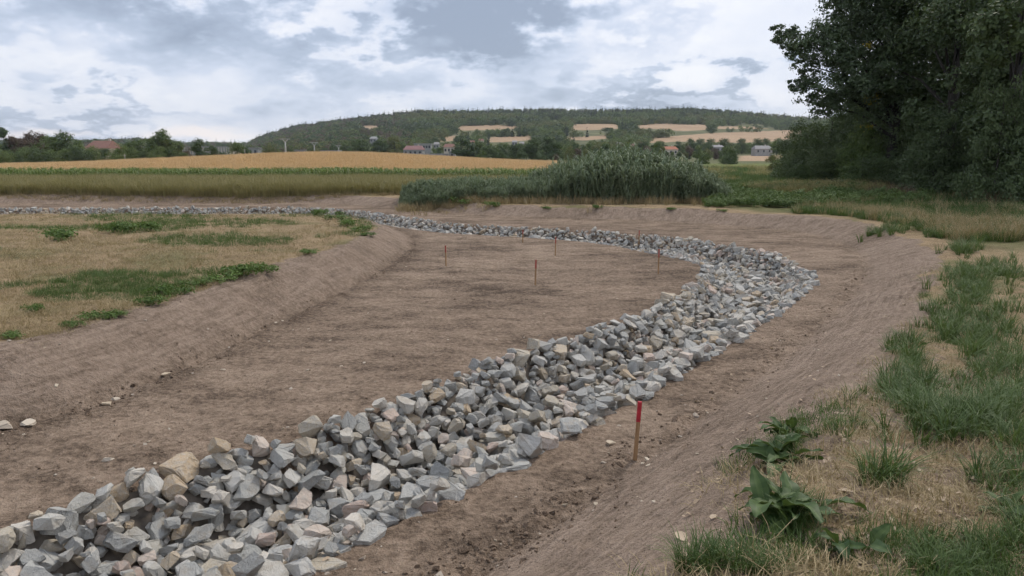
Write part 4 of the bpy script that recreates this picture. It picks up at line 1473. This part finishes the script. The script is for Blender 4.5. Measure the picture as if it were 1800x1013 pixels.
idx = np.where(con & (rr < 0.40), 5 + (rr * 100).astype(int) % 2, idx)
size = RNG.uniform(0.75, 1.25, n) * np.where(idx > 4, 1.12, 1.0) * np.interp(yy_, [560, 900, 1500], [0.75, 0.95, 1.15])
scatter('hill_forest', FT, np.stack([xx_, yy_, zz2 - 1.2], -1), size, spin(n, 0.03), idx,
        'mixed forest and scrub covering the hill behind the fields', 'forest')


# ------------------------------------------------------------------ blades
def blades(n, h, spread, width, mat, lean=0.5, seg=3, droop=0.3, hvar=0.35, flat=0.0, name='tuft'):
    V, Fc, T = [], [], []
    for _ in range(n):
        a = RNG.uniform(0, 6.283)
        r0 = spread * math.sqrt(RNG.random())
        bx, by = r0 * math.cos(a), r0 * math.sin(a)
        a2 = a + RNG.normal(0, 0.7)
        L = h * RNG.uniform(1 - hvar, 1 + hvar)
        ln = abs(RNG.normal(lean, 0.22)) + flat
        dx, dy = math.cos(a2), math.sin(a2)
        sx, sy = -dy, dx
        pts = []
        x, y, z = bx, by, -0.01
        ang = ln * 0.4
        for k in range(seg + 1):
            pts.append((x, y, z))
            ang2 = min(ang, 1.9)
            x += dx * math.sin(ang2) * L / seg
            y += dy * math.sin(ang2) * L / seg
            z += math.cos(ang2) * L / seg
            ang += (ln * 0.6 + droop * RNG.uniform(0.2, 1.4)) / seg * 1.6
        b = len(V)
        tv = RNG.random()
        for k, p in enumerate(pts):
            ww = width * (1 - (k / seg) ** 1.6) * 0.5 + width * 0.04
            V += [(p[0] - sx * ww, p[1] - sy * ww, max(p[2], 0.004 if k else -0.02)), (p[0] + sx * ww, p[1] + sy * ww, max(p[2], 0.004 if k else -0.02))]
        for k in range(seg):
            Fc.append((b + 2 * k, b + 2 * k + 1, b + 2 * k + 3, b + 2 * k + 2))
            T.append(tv)
    return V, Fc, T


def blade_mesh(*a, mat=None, **k):
    v, f, t = blades(*a, mat=mat, **k)
    return mesh_np('tuft', v, f, [M[mat]], False, fattr={'tint': t})


def reed_mesh(i):
    V, Fc, T = [], [], []
    for s in range(11):
        x0, y0 = RNG.uniform(-0.22, 0.22, 2)
        h = RNG.uniform(0.78, 1.05)
        lx, ly = RNG.normal(0, 0.10, 2)
        tv = RNG.random()

        def stem(t):
            return np.array([x0 + lx * t * t, y0 + ly * t * t, h * t])
        b = len(V)
        for k in range(4):
            p = stem(k / 3)
            V += [tuple(p - [0.006, 0, 0]), tuple(p + [0.006, 0, 0])]
        for k in range(3):
            Fc.append((b + 2 * k, b + 2 * k + 1, b + 2 * k + 3, b + 2 * k + 2)); T.append(tv)
        for q in range(8):
            t0 = RNG.uniform(0.25, 0.97)
            p = stem(t0)
            a = RNG.uniform(0, 6.283)
            L = RNG.uniform(0.16, 0.28)
            d = np.array([math.cos(a), math.sin(a), 0])
            sd_ = np.array([-d[1], d[0], 0]) * 0.019
            p1 = p + d * L * 0.45 + [0, 0, L * 0.55]
            p2 = p1 + d * L * 0.55 + [0, 0, L * RNG.uniform(-0.25, 0.25)]
            b = len(V)
            V += [tuple(p - sd_ * 0.7), tuple(p + sd_ * 0.7), tuple(p1 - sd_), tuple(p1 + sd_), tuple(p2 - sd_ * 0.1), tuple(p2 + sd_ * 0.1)]
            Fc += [(b, b + 1, b + 3, b + 2), (b + 2, b + 3, b + 5, b + 4)]
            T += [tv * 0.6 + 0.4 * RNG.random()] * 2
    return mesh_np('reed', V, Fc, [M['reed']], False, fattr={'tint': T})


REED = [reed_mesh(i) for i in range(6)]
n = 2600
rx = RNG.uniform(-6.6, 12.0, n)
depth = np.interp(rx, [-6.6, 0, 3, 10, 12], [3.5, 4.5, 6.5, 6.0, 3.0])
front = np.interp(rx, [-6.6, 0, 4, 12], [42.2, 41.0, 40.0, 40.5]) + 0.5 * (fbm(rx * 0.8, rx * 0, 3, 55) - 0.5) * 2
ty = RNG.random(n)
ry = front + ty * depth
rh = np.interp(rx, [-6.6, -5.6, -1, 0.9, 2.6, 5, 8.5, 10.3, 12.0], [0.6, 0.95, 1.1, 1.25, 1.9, 2.40, 2.45, 2.0, 0.9])
rh = rh * (0.80 + 0.20 * smooth(0, 0.5, ty)) * RNG.uniform(0.74, 1.10, n) * (0.82 + 0.36 * fbm(rx * 0.9, ry * 0.9, 2, 66))
scatter('reed_bed', REED, np.stack([rx, ry, H(rx, ry)], -1), np.stack([rh * 0.7, rh * 0.7, rh], -1), spin(n, 0.13),
        None, 'tall blue green reed bed standing on the far bank', 'reeds')
DRY = [blade_mesh(16, 0.45, 0.16, 0.014, mat='straw', lean=0.5) for _ in range(3)]
n = 900
rx = RNG.uniform(-6.5, 12, n)
ry = np.interp(rx, [-6.6, 0, 4, 12], [42.2, 41.0, 40.0, 40.5]) - RNG.exponential(0.45, n) + 0.2
scatter('dry_grass_fringe', DRY, np.stack([rx, ry, H(rx, ry)], -1), RNG.uniform(0.4, 1.2, n), spin(n, 0.2), None,
        'fringe of dry straw coloured grass along the front of the reeds', 'dry grass')

# strip of tall ripening grass, maize strip, wheat
TALL = [blade_mesh(34, 0.9, 0.30, 0.022, mat='tall', lean=0.25, hvar=0.3) for _ in range(4)]
n = 11000
tyy = 49.0 + 29 * RNG.random(n) ** 1.25
txx = RNG.uniform(-0.74, 0.02, n) * tyy
ok = ~((txx > -7.2) & (tyy < 49.5))
txx, tyy = txx[ok], tyy[ok]
n = len(txx)
sz0 = RNG.uniform(0.75, 1.15, n) * np.interp(tyy, [49, 50.5, 60, 78], [0.75, 0.95, 1.0, 1.1])
scatter('tall_grass', TALL, np.stack([txx, tyy, H(txx, tyy)], -1), np.stack([sz0 * 1.3, sz0 * 1.3, sz0], -1), spin(n, 0.08), None,
        'strip of tall yellow green grass in front of the maize', 'tall grass')
n = 1600
tyy = RNG.uniform(48.0, 49.3, n)
txx = RNG.uniform(-0.76, -0.12, n) * tyy
scatter('dry_verge', DRY, np.stack([txx, tyy, H(txx, tyy)], -1), RNG.uniform(0.25, 0.6, n), spin(n, 0.3), None,
        'thin straw coloured verge along the top of the far bank', 'dry grass')


def maize_mesh():
    V, Fc, T = [], [], []
    p = [(-0.02, 0, 0), (0.02, 0, 0), (0.02, 0, 1.5), (-0.02, 0, 1.5)]
    V += p; Fc.append((0, 1, 2, 3)); T.append(0.3)
    for q in range(11):
        z = 0.15 + 0.115 * q
        a = q * 2.6 + RNG.normal(0, 0.4)
        d = np.array([math.cos(a), math.sin(a), 0]); s = np.array([-d[1], d[0], 0]) * 0.045
        L = 0.5 * RNG.uniform(0.7, 1.1)
        p0 = np.array([0, 0, z]); p1 = p0 + d * L * 0.5 + [0, 0, L * 0.5]; p2 = p1 + d * L * 0.5 - [0, 0, L * 0.15]
        b = len(V)
        V += [tuple(p0 - s * 0.6), tuple(p0 + s * 0.6), tuple(p1 - s), tuple(p1 + s), tuple(p2 - s * 0.1), tuple(p2 + s * 0.1)]
        Fc += [(b, b + 1, b + 3, b + 2), (b + 2, b + 3, b + 5, b + 4)]
        tv = RNG.random(); T += [tv, tv]
    return mesh_np('maize', V, Fc, [M['corn']], False, fattr={'tint': T})


MZ = [maize_mesh() for _ in range(4)]
mx, my = [], []
for r_ in range(9):
    x = np.linspace(-66, 5, 280) + RNG.normal(0, 0.05, 280)
    mx.append(x); my.append(np.full(280, 78.6 + r_ * 0.7) + RNG.normal(0, 0.07, 280))
mx, my = np.concatenate(mx), np.concatenate(my)
n = len(mx)
scatter('maize_strip', MZ, np.stack([mx, my, H(mx, my)], -1), RNG.uniform(0.88, 1.15, n), spin(n, 0.05), None,
        'narrow strip of green maize in front of the wheat field', 'maize')
WH = [blade_mesh(26, 0.55, 0.8, 0.045, mat='wheat', lean=0.35, seg=2, hvar=0.3) for _ in range(4)]
n = 30000
wy = 85 + (265 - 85) * RNG.random(n) ** 1.5
wx = np.interp(RNG.random(n), [0, 1], [-1, 1])
wx = (RNG.uniform(-60, 1010, n) - 900) * wy / F
ok = (wheat_mask(wx, wy) > 0.5)
# drilled rows and tramlines
ok &= ~((np.abs(((wx * 0.92 + wy * 0.38) % 15.0) - 7.5) < 0.45) & (wy < 260))
wx, wy = wx[ok], wy[ok]
n = len(wx)
scatter('wheat_field', WH, np.stack([wx, wy, H(wx, wy, False) - 0.08], -1), RNG.uniform(0.8, 1.2, n) * np.interp(wy, [85, 260], [0.9, 1.5]), spin(n, 0.05), None,
        'ripe golden wheat field on a low rise', 'wheat field')


# ------------------------------------------------------------------ herbs, meadow
def herb_mesh(mat, n, h, w, leaf):
    bl = [(RNG.uniform(-w, w) * 0.4, RNG.uniform(-w, w) * 0.4, h * RNG.uniform(0.25, 0.8), w * 0.3, w * 0.3, h * 0.25) for _ in range(7)]
    v, f, t = leaf_cloud(bl, n, leaf, clumps=8, spread=0.5, up=0.9, floor=0.0)
    return mesh_np('herb', v, f, [M[mat]], False, fattr={'tint': t})


HERB = [herb_mesh('nettle', 150, 0.7, 0.55, 0.10) for _ in range(4)]
n = 4200
hu, hv = RNG.uniform(1240, 1640, n), 316 + 54 * RNG.random(n)
hv = np.minimum(hv, 366 + RNG.normal(0, 3, n))
hp = np.array([at_z(u, v, 0.62) for u, v in zip(hu, hv)])
hx_, hy_ = hp[:, 0], np.minimum(hp[:, 1], 75)
ok = (hy_ > 36.0 + 1.6 * fbm(hx_ * 0.8, hx_ * 0, 3, 3)) & (hx_ < 24) & (fbm(hx_ * 0.5, hy_ * 0.5, 3, 61) < np.interp(hu, [1240, 1480, 1640], [0.9, 0.62, 0.42]))
hx_, hy_ = hx_[ok], hy_[ok]
n = len(hx_)
scatter('nettle_patch', HERB, np.stack([hx_, hy_, H(hx_, hy_)], -1), RNG.uniform(0.35, 1.0, n) * (0.55 + 0.9 * fbm(hx_ * 0.35, hy_ * 0.35, 3, 52)), spin(n, 0.1), None,
        'bright green herb patch right of the reeds', 'herbs')
MEA = [blade_mesh(34, 0.42, 0.32, 0.022, mat='grass', lean=0.5) for _ in range(3)] + [blade_mesh(34, 0.5, 0.32, 0.022, mat='tall', lean=0.4) for _ in range(2)]
n = 5200
my_ = 46 + 110 * RNG.random(n) ** 1.6
mu = RNG.uniform(1180, 1560, n)
mx_ = (mu - 900) * my_ / F
dryp = fbm(mx_ * 0.10, my_ * 0.06, 3, 14)
idx = np.where(dryp > 0.58, 3 + RNG.integers(0, 2, n), RNG.integers(0, 3, n))
scatter('meadow_grass', MEA, np.stack([mx_, my_, H(mx_, my_)], -1), RNG.uniform(0.8, 1.4, n) * np.interp(my_, [46, 150], [1, 1.8]), spin(n, 0.1), idx,
        'rough green and yellow meadow left of the wood', 'meadow grass')
# verge in front of the wood
VER = [blade_mesh(30, 0.30, 0.24, 0.013, mat='grass', lean=0.6) for _ in range(3)] + [blade_mesh(28, 0.42, 0.22, 0.013, mat='straw', lean=0.45) for _ in range(2)] + \
      [blade_mesh(26, 0.5, 0.25, 0.014, mat='russet', lean=0.4) for _ in range(1)]
n = 11000
vu, vv = RNG.uniform(1400, 1830, n), RNG.uniform(324, 410, n)
vp = np.array([at_z(u, v, 0.75) for u, v in zip(vu, vv)])
vx_, vy_ = vp[:, 0], vp[:, 1]
ok = (lookup(G_FLOOR, vx_, vy_) > 2.2 + fbm(vx_ * .7, vy_ * .7, 3, 9)) & (vy_ < 60)
vx_, vy_, vu, vv = vx_[ok], vy_[ok], vu[ok], vv[ok]
n = len(vx_)
dr = fbm(vx_ * 0.25, vy_ * 0.25, 3, 18)
rust = (np.hypot((vu - 1575) / 60, (vv - 338) / 10) < 1) | (np.hypot((vu - 1770) / 80, (vv - 346) / 13) < 1)
idx = np.where(RNG.random(n) < 0.09 + 0.25 * (dr > 0.6), 3 + RNG.integers(0, 2, n), RNG.integers(0, 3, n))
idx = np.where(rust, np.where(RNG.random(n) < 0.4, 5, 3), idx)
scatter('verge_grass', VER, np.stack([vx_, vy_, H(vx_, vy_)], -1), RNG.uniform(0.5, 1.1, n) * np.where(rust, 1.3, 1.0), spin(n, 0.15), idx,
        'rough grass verge between the earth bank and the wood', 'grass')

# ------------------------------------------------------------------ near grass
STR = [blade_mesh(15, 0.09, 0.09, 0.0042, mat='straw', lean=0.9, flat=0.35, seg=2) for _ in range(4)] + \
      [blade_mesh(15, 0.09, 0.07, 0.0045, mat='grass', lean=0.7, flat=0.1, seg=2) for _ in range(2)]
for q_ in (0, 1):
    STR[q_] = blade_mesh(16, 0.11, 0.13, 0.0030, mat='straw', lean=1.6, flat=1.6, seg=3, droop=0.1)
n = 8500
sy_ = 2.2 + 15 * RNG.random(n) ** 1.35
sx_ = RNG.uniform(0.06, 0.76, n) * sy_ + 0.3
d = lookup(G_FLOOR, sx_, sy_)
hb_ = 0.55 + 0.9 * np.exp(-((sx_ - 1.0) ** 2 + sy_ ** 2) / 52.0)
mg = (1.05 + 1.05 * hb_) * (0.80 + 0.14 * smooth(6, 13, sy_))
ok = d + (fbm(sx_ * 0.8, sy_ * 0.8, 4, 21) - 0.5) * 1.3 > mg + RNG.normal(0, 0.12, n)
sx_, sy_ = sx_[ok], sy_[ok]
n = len(sx_)
idx = np.where(fbm(sx_ * 1.1, sy_ * 1.1, 3, 29) > 0.63, 4 + RNG.integers(0, 2, n), RNG.integers(0, 4, n))
scatter('dry_sward', STR, np.stack([sx_, sy_, H(sx_, sy_)], -1), RNG.uniform(0.6, 1.5, n), spin(n, 0.25), idx,
        'thin dry sward on top of the right bank', 'dry grass')
n = 15000
iv = 372 + 240 * RNG.random(n) ** 1.15
iu = RNG.uniform(-40, 690, n)
ip = np.array([at_z(u, v, 0.58) for u, v in zip(iu, iv)])
ix_, iy_ = ip[:, 0], ip[:, 1]
d = lookup(G_FLOOR, ix_, iy_)
sd2 = lookup0(G_SIDE, ix_, iy_)
ok = (d + (fbm(ix_ * 0.8, iy_ * 0.8, 4, 21) - 0.5) * 0.45 > 1.22 + RNG.normal(0, 0.06, n)) & (sd2 < 0.5)
ix_, iy_ = ix_[ok], iy_[ok]
n = len(ix_)
idx = np.where(fbm(ix_ * 0.42, iy_ * 0.42, 3, 33) > 0.55, 4 + RNG.integers(0, 2, n), RNG.integers(0, 4, n))
scatter('island_sward', STR, np.stack([ix_, iy_, H(ix_, iy_)], -1), RNG.uniform(0.6, 1.4, n) * np.interp(iy_, [9, 32], [1.0, 1.9]), spin(n, 0.25), idx,
        'sparse straw coloured sward on the raised ground at left', 'dry grass')

# greener tussocks of the right bank (centre and half width in the photograph)
TUF = [blade_mesh(30, 0.29, 0.06, 0.0082, mat='grass', lean=0.6, seg=4, droop=0.7) for _ in range(5)]
tx, ty_, ts = [], [], []
for (u, v, ru, rv, cnt, sc) in [(1600, 690, 75, 45, 60, 0.95), (1670, 740, 90, 40, 70, 0.95), (1765, 720, 60, 50, 50, 0.9), (1735, 590, 55, 45, 55, 1.15), (1670, 565, 45, 35, 45, 1.15),
                                (1700, 490, 40, 25, 40, 1.3), (1770, 480, 50, 25, 45, 1.2), (1700, 520, 60, 20, 40, 1.2), (1555, 850, 30, 16, 9, 0.95), (1255, 1000, 50, 20, 18, 0.65),
                                (1340, 1005, 40, 20, 12, 0.6), (1710, 985, 80, 35, 26, 0.6), (1785, 930, 40, 40, 16, 0.65), (1640, 1010, 50, 25, 14, 0.55), (1590, 610, 25, 12, 12, 1.0),
                                (1760, 850, 60, 30, 16, 0.7), (1750, 640, 60, 30, 30, 0.9), (1390, 790, 35, 30, 14, 0.7), (1400, 905, 50, 25, 14, 0.65), (1790, 780, 40, 30, 20, 0.8),
                                (1560, 405, 45, 6, 40, 1.3), (1650, 415, 30, 6, 25, 1.3), (1690, 440, 30, 12, 30, 1.3), (1600, 640, 40, 20, 20, 0.8), (1500, 760, 40, 20, 8, 0.6)]:
    c = G(u, v)
    for _ in range(cnt):
        q = at_z(u + RNG.normal(0, ru * 0.55), v + RNG.normal(0, rv * 0.55), c[2])
        tx.append(q[0]); ty_.append(q[1]); ts.append(sc * RNG.uniform(0.6, 1.2))
tx, ty_, ts = np.array(tx), np.array(ty_), np.array(ts)
scatter('bank_grass', TUF, np.stack([tx, ty_, H(tx, ty_)], -1), ts, spin(len(tx), 0.15), None,
        'green grass tussocks growing along the right bank', 'grass')


# ------------------------------------------------------------------ broad-leaved plants
def dock_leaf(L, wdt, arch, seed):
    r = random.Random(seed)
    tb_ = 0.35 * r.random()
    nu_, nv_ = 12, 7
    V, Fc = [], []
    for i in range(nu_):
        t = i / (nu_ - 1)
        ang = 1.15 - arch * t
        x = L * (t if arch == 0 else (math.sin(1.15) - math.sin(1.15 - arch * t)) / arch * 1.0)
        # arc in the x-z plane
        z = 0.0
        V_ = None
        half = 0.006 + wdt * 0.5 * (max(0.0, math.sin(math.pi * max(0, (t - 0.2) / 0.8) ** 0.8)) if t > 0.2 else 0)
        for j in range(nv_):
            s = (j / (nv_ - 1) - 0.5) * 2
            V.append([t, s, half, ang])
    # integrate the midrib
    mid = [Vector((0, 0, 0))]
    for i in range(1, nu_):
        ang = 1.15 - arch * (i - 0.5) / (nu_ - 1)
        mid.append(mid[-1] + Vector((math.cos(ang), 0, math.sin(ang))) * L / (nu_ - 1))
    out = []
    for k, (t, s, half, ang) in enumerate(V):
        i = k // nv_
        up = Vector((-math.sin(ang), 0, math.cos(ang)))
        wave = 0.012 * math.sin(t * 17 + seed + s) * abs(s)
        out.append(tuple(mid[i] + Vector((0, s * half, 0)) + up * (abs(s) * half * 0.35 + wave)))
    for i in range(nu_ - 1):
        for j in range(nv_ - 1):
            a_ = i * nv_ + j
            Fc.append((a_, a_ + 1, a_ + nv_ + 1, a_ + nv_))
    return mesh_np('leaf', out, Fc, [M['dock']], True, fattr={'tint': [min(1, 0.6 * r.random() * 0 + tb_ + (0.45 if q_ % (nv_ - 1) in (2, 3) else 0.0) + 0.18 * ((q_ // (nv_ - 1)) % 2)) for q_ in range(len(Fc))]})


LEAF = [dock_leaf(0.37, 0.105, a, i) for i, a in enumerate((1.0, 1.3, 1.6, 1.9, 0.7, 1.45))]
for (u, v, cnt, sc, lab) in [(1388, 770, 16, 0.72, 'dark broad leaved dock plant at the brink of the right bank, upper of three'),
                             (1372, 818, 20, 0.95, 'wide broad leaved dock plant in the middle of the right brink'),
                             (1372, 912, 22, 0.98, 'largest dock plant with upright broad leaves at the lower right'),
                             (1492, 972, 9, 0.72, 'small dock plant with few broad leaves, lowest at the right'),
                             (1588, 618, 6, 0.75, 'small dark dock plant beside the tussock higher up the bank'),
                             (1775, 905, 5, 0.6, 'little dock seedling in the grass at the right edge')]:
    c = G(u, v)
    root = obj('dock_plant', None, None, c)
    for k in range(cnt):
        a = k * 2.399 + RNG.normal(0, 0.3)
        s = sc * RNG.uniform(0.5, 1.1)
        obj('leaf', LEAF[int(RNG.integers(0, 6))], root, (RNG.normal(0, 0.06) * sc, RNG.normal(0, 0.06) * sc, 0), (RNG.normal(0, 0.3), RNG.uniform(-0.12, 0.5), a + RNG.normal(0, 0.5)), (s, s * RNG.uniform(0.8, 1.25), s))
    tag(root, lab, 'plant')

WEED = []
for i in range(4):
    bl = [(RNG.uniform(-0.3, 0.3), RNG.uniform(-0.25, 0.25), RNG.uniform(0.04, 0.16), 0.17, 0.17, 0.09) for _ in range(9)]
    v_, f_, t_ = leaf_cloud(bl, 620, 0.062, clumps=8, spread=0.5, up=0.9, floor=0.0)
    st_ = MB()
    for b_ in bl:
        st_.tube([(b_[0] * 0.3, b_[1] * 0.3, -0.02), (b_[0] * 0.8, b_[1] * 0.8, b_[2] * 0.7), (b_[0], b_[1], b_[2] + 0.08)], [0.006, 0.005, 0.003], 4)
    WEED.append((mesh_np('foliage', v_, f_, [M['weed']], False, fattr={'tint': t_}), st_.mesh('stem', M['weed'])))
weeds = [(130, 575, 32, 0), (172, 562, 46, 0), (262, 538, 40, 0), (300, 520, 50, 0), (340, 506, 40, 0), (390, 496, 50, 0), (425, 486, 55, 0), (462, 480, 40, 0), (205, 556, 30, 0),
         (57, 548, 28, 1), (20, 596, 34, 1), (543, 446, 30, 2), (565, 379, 26, 3), (590, 386, 30, 3), (610, 398, 32, 3), (632, 408, 32, 3), (650, 415, 24, 3), (600, 378, 20, 3),
         (112, 422, 54, 4), (205, 410, 40, 4), (240, 408, 50, 4), (748, 354, 24, 5), (785, 357, 34, 5), (815, 359, 30, 5), (862, 363, 26, 6), (1050, 366, 16, 7), (1178, 370, 14, 7), (960, 368, 16, 7),
         (760, 358, 24, 5), (1270, 372, 14, 7)]
WL = ['leafy green weed clump on the brink of the left bank', 'small green weed clump set back from the left brink', 'lone weed clump halfway along the island brink',
      'green weed clump at the far tip of the island', 'green weed patch in the middle of the dry island', 'green weed clump on the far bank left of the reeds',
      'dark green weed clump on the far bank right before the reeds', 'tiny green weed on the dry edge before the reeds']
for k, (u, v, wp, g) in enumerate(weeds):
    c = G(u, v)
    s = wp * math.hypot(c[0], c[1]) / F / 0.62
    root = obj('weed_clump', None, None, c, (0, 0, RNG.uniform(0, 6.283)))
    fo, stm = WEED[k % 4]
    hs_ = s * RNG.uniform(0.65, 1.15)
    obj('stem', stm, root, scale=(s, s, hs_))
    obj('foliage', fo, root, scale=(s, s, hs_))
    tag(root, WL[g], 'weed', None if g in (2, 6) else 'weeds ' + WL[g])

# ------------------------------------------------------------------ survey stakes
def stake(u, vb, vt, label, lean):
    c = G(u, vb)
    if abs(c[2]) > 0.6 and vb < 500:
        c[2] = hz(c[0], c[1])
    dist = math.hypot(c[1], HC - c[2])
    h = at_y(u, vt, c[1])[2] - c[2]
    o = obj('survey_stake', None, None, c, (lean[0], lean[1], RNG.uniform(-0.5, 0.5)))
    k = 0.020 if vb > 700 else 0.017
    MB().box(-k, k, -k * 0.7, k * 0.7, -0.25, h * 0.66).build('post', M['wood'], o)
    MB().box(-k - 0.001, k + 0.001, -k * 0.7 - 0.001, k * 0.7 + 0.001, h * 0.66, h).build('red_tip', M['red' if vb > 700 else 'faded'], o)
    tag(o, label, 'stake')


stake(1116, 812, 706, 'nearest wooden stake with red top, on the right bank beside the stones', (0.0, 0.05))
stake(1157, 482, 438, 'wooden stake with red top by the inside of the channel bend', (0, 0.0))
stake(941, 502, 457, 'wooden stake with red top in the middle of the bare floor', (0.02, 0.01))
stake(784, 468, 432, 'wooden stake with red top, leftmost on the bare floor', (0, -0.01))
stake(976, 450, 417, 'wooden stake with red top, farther behind the middle one', (0, 0.02))
stake(1123, 433, 405, 'wooden stake standing right in front of the far stones', (0, 0))
stake(919, 427, 404, 'small far wooden stake near the far stone line, left of centre', (0, 0))

# ------------------------------------------------------------------ crumbs, pebbles, leaves
CLOD = []
for i in range(6):
    me, _, _ = stone_shape(700 + i)
    me.materials.clear(); me.materials.append(M['clod'])
    CLOD.append(me)
PEB = []
for i in range(4):
    me, _, _ = stone_shape(800 + i)
    me.materials.clear(); me.materials.append(M['pebble'])
    PEB.append(me)
n = 26000
cu, cv = RNG.uniform(-30, 1830, n), 380 + 640 * RNG.random(n)
cp = np.array([at_z(u, v, 0.05) for u, v in zip(cu, cv)])
qx, qy = cp[:, 0], cp[:, 1]
d = lookup(G_FLOOR, qx, qy)
c_ = lookup(G_CH, qx, qy)
prob = 0.03 + 0.8 * np.exp(-((d + 0.12) / 0.28) ** 2) + 0.14 * (fbm(qx * 0.5, qy * 0.5, 4, 37) > 0.56)
prob = prob * np.where(d > 0.5, 0.35, 1.0)
prob = prob * np.where(lookup0(G_SIDE, qx, qy) > 0.5, 0.5, 1.0)
ok = (RNG.random(n) < prob) & (c_ < -0.05) & (d < 1.8)
qx, qy = qx[ok], qy[ok]
n = len(qx)
scatter('earth_clods', CLOD, np.stack([qx, qy, H(qx, qy)], -1), np.clip(RNG.lognormal(-3.95, 0.45, n), 0.008, 0.07) * np.where(np.abs(lookup(G_FLOOR, qx, qy) + 0.1) < 0.3, 1.5, 1.0), spin(n, 0.8), None,
        'crumbled earth clods lying over the bare floor and bank feet', 'earth clods')
n = 260
cu, cv = RNG.uniform(-30, 1500, n), 400 + 600 * RNG.random(n) ** 1.2
cp = np.array([at_z(u, v, 0.05) for u, v in zip(cu, cv)])
qx, qy = cp[:, 0], cp[:, 1]
ok = (lookup(G_CH, qx, qy) < -0.05) & (lookup(G_FLOOR, qx, qy) < 1.5)
qx, qy = qx[ok], qy[ok]
scatter('pale_pebbles', PEB, np.stack([qx, qy, H(qx, qy) + 0.004], -1), np.clip(RNG.lognormal(-3.4, 0.35, len(qx)), 0.015, 0.07) [:, None] * np.array([1, 1, 0.5]), spin(len(qx), 0.3), None,
        'small pale pebbles scattered over the bare earth', 'pebbles')
for k, (u, v, wp, lab) in enumerate([(291, 661, 13, 'pale flat stone at the foot of the left bank'), (206, 703, 14, 'pale flat stone on the floor near the left edge'),
                                (188, 711, 14, 'flat pale stone left of its twin by the left bank foot'), (190, 811, 18, 'thin yellowish stone lying left above the channel'),
                                (1072, 781, 16, 'pale chip of stone left of the nearest stake'), (1222, 733, 14, 'brown pebble right of the nearest stake'),
                                (50, 748, 18, 'tan stone at the left edge below the bank'), (2, 752, 26, 'brownish stone cut by the left edge of the photo')]):
    c = G(u, v)
    s = wp * math.hypot(c[0], c[1]) / F
    o = obj('loose_stone', PEB[k % 4], None, (c[0], c[1], c[2] + 0.1 * s), (0.1, 0.1, k), (s, s, s * 0.55))
    tag(o, lab, 'stone')


def dead_leaf(seed):
    r = random.Random(seed)
    V = [(0, 0, 0.012)]
    m = 9
    for i in range(m):
        a = 2 * math.pi * i / m
        q = (0.5 + 0.12 * math.cos(a)) * r.uniform(0.85, 1.1)
        V.append((q * math.cos(a), 0.7 * q * math.sin(a), 0.10 * abs(math.sin(a)) + r.uniform(0, 0.06)))
    Fc = [(0, 1 + i, 1 + (i + 1) % m) for i in range(m)]
    return mesh_np('dead_leaf', V, Fc, [M['deadleaf']], True, fattr={'tint': np.full(m, r.random())})


DL = [dead_leaf(i) for i in range(4)]
for k, (u, v, wp, lab) in enumerate([(1710, 846, 18, 'pale dead leaf on the sward right of the grass tuft'), (1640, 882, 16, 'curled pinkish dead leaf below the pale one'),
                                     (1490, 870, 24, 'dark reddish dead leaf beside the largest dock plant'), (1600, 990, 24, 'pinkish dead leaf near the bottom edge right of the dock'),
                                     (1195, 950, 30, 'pale dead leaf on the brink at the bottom'), (1385, 966, 14, 'small dead leaf under the largest dock plant'),
                                     (1480, 770, 16, 'dry leaf in the straw above the grass tuft'), (1790, 805, 20, 'brown dry leaf at the right edge'),
                                     (575, 985, 16, 'yellow dead leaf at the foot of the edge stones')]):
    c = G(u, v)
    s = wp * math.hypot(c[0], c[1]) / F
    tag(obj('dead_leaf', DL[k % 4], None, (c[0], c[1], c[2] + 0.012), (0.15, 0.1, k * 1.3), (s, s, s)), lab, 'leaf')
n = 480
lu, lv = RNG.uniform(1200, 1800, n), RNG.uniform(420, 1010, n)
lp = np.array([G(u, v) for u, v in zip(lu, lv)])
scatter('leaf_litter', DL, lp + [0, 0, 0.012], RNG.uniform(0.02, 0.05, n), spin(n, 0.35), None, 'scattered dry leaf litter on the right bank', 'leaf litter')

# ------------------------------------------------------------------ air
HAZE = True
if HAZE:
    hm = bpy.data.materials.new('haze')
    hm.use_nodes = True
    nt = NT(hm.node_tree)
    pv_ = nt.n('ShaderNodeVolumePrincipled', None, Color=(0.82, 0.88, 0.96, 1), Density=0.00009)
    nt.n('ShaderNodeOutputMaterial', None, Volume=pv_.outputs[0])
    hb = MB().box(-2340, 2340, -80, 2540, -6, 118).build('haze', hm)
    tag(hb, 'thin pale haze in the air over the valley', 'haze', None, 'stuff')

# ------------------------------------------------------------------ tell look-alikes in a row apart
ORD = ['leftmost', 'second from the left', 'third from the left', 'fourth from the left', 'fifth from the left', 'sixth from the left', 'seventh from the left',
       'eighth from the left', 'ninth from the left', 'tenth from the left', 'eleventh from the left', 'twelfth from the left', 'thirteenth from the left',
       'fourteenth from the left', 'fifteenth from the left', 'sixteenth from the left', 'seventeenth from the left', 'eighteenth from the left', 'nineteenth from the left', 'twentieth from the left', '', '', '', '', '', '']
by = {}
for o in COL.objects:
    if o.parent is None and o.get('group') and o.get('label'):
        by.setdefault(o['label'], []).append(o)
for lab, lst in by.items():
    if 1 < len(lst) <= len(ORD):
        lst.sort(key=lambda o: float(pix(*o.location)[0]))
        for k, o in enumerate(lst):
            w = lab.split()
            right = len(lst) - 1 - k
            tail = 'rightmost' if right == 0 else (ORD[k] if k < 18 else ORD[right].replace('left', 'right'))
            keep_ = w[:16 - len(tail.split())]
            while keep_ and keep_[-1] in ('the', 'of', 'a', 'in', 'on', 'at', 'and', 'behind', 'along', 'before', 'left'):
                keep_.pop()
            o['label'] = ' '.join(keep_) + ', ' + tail
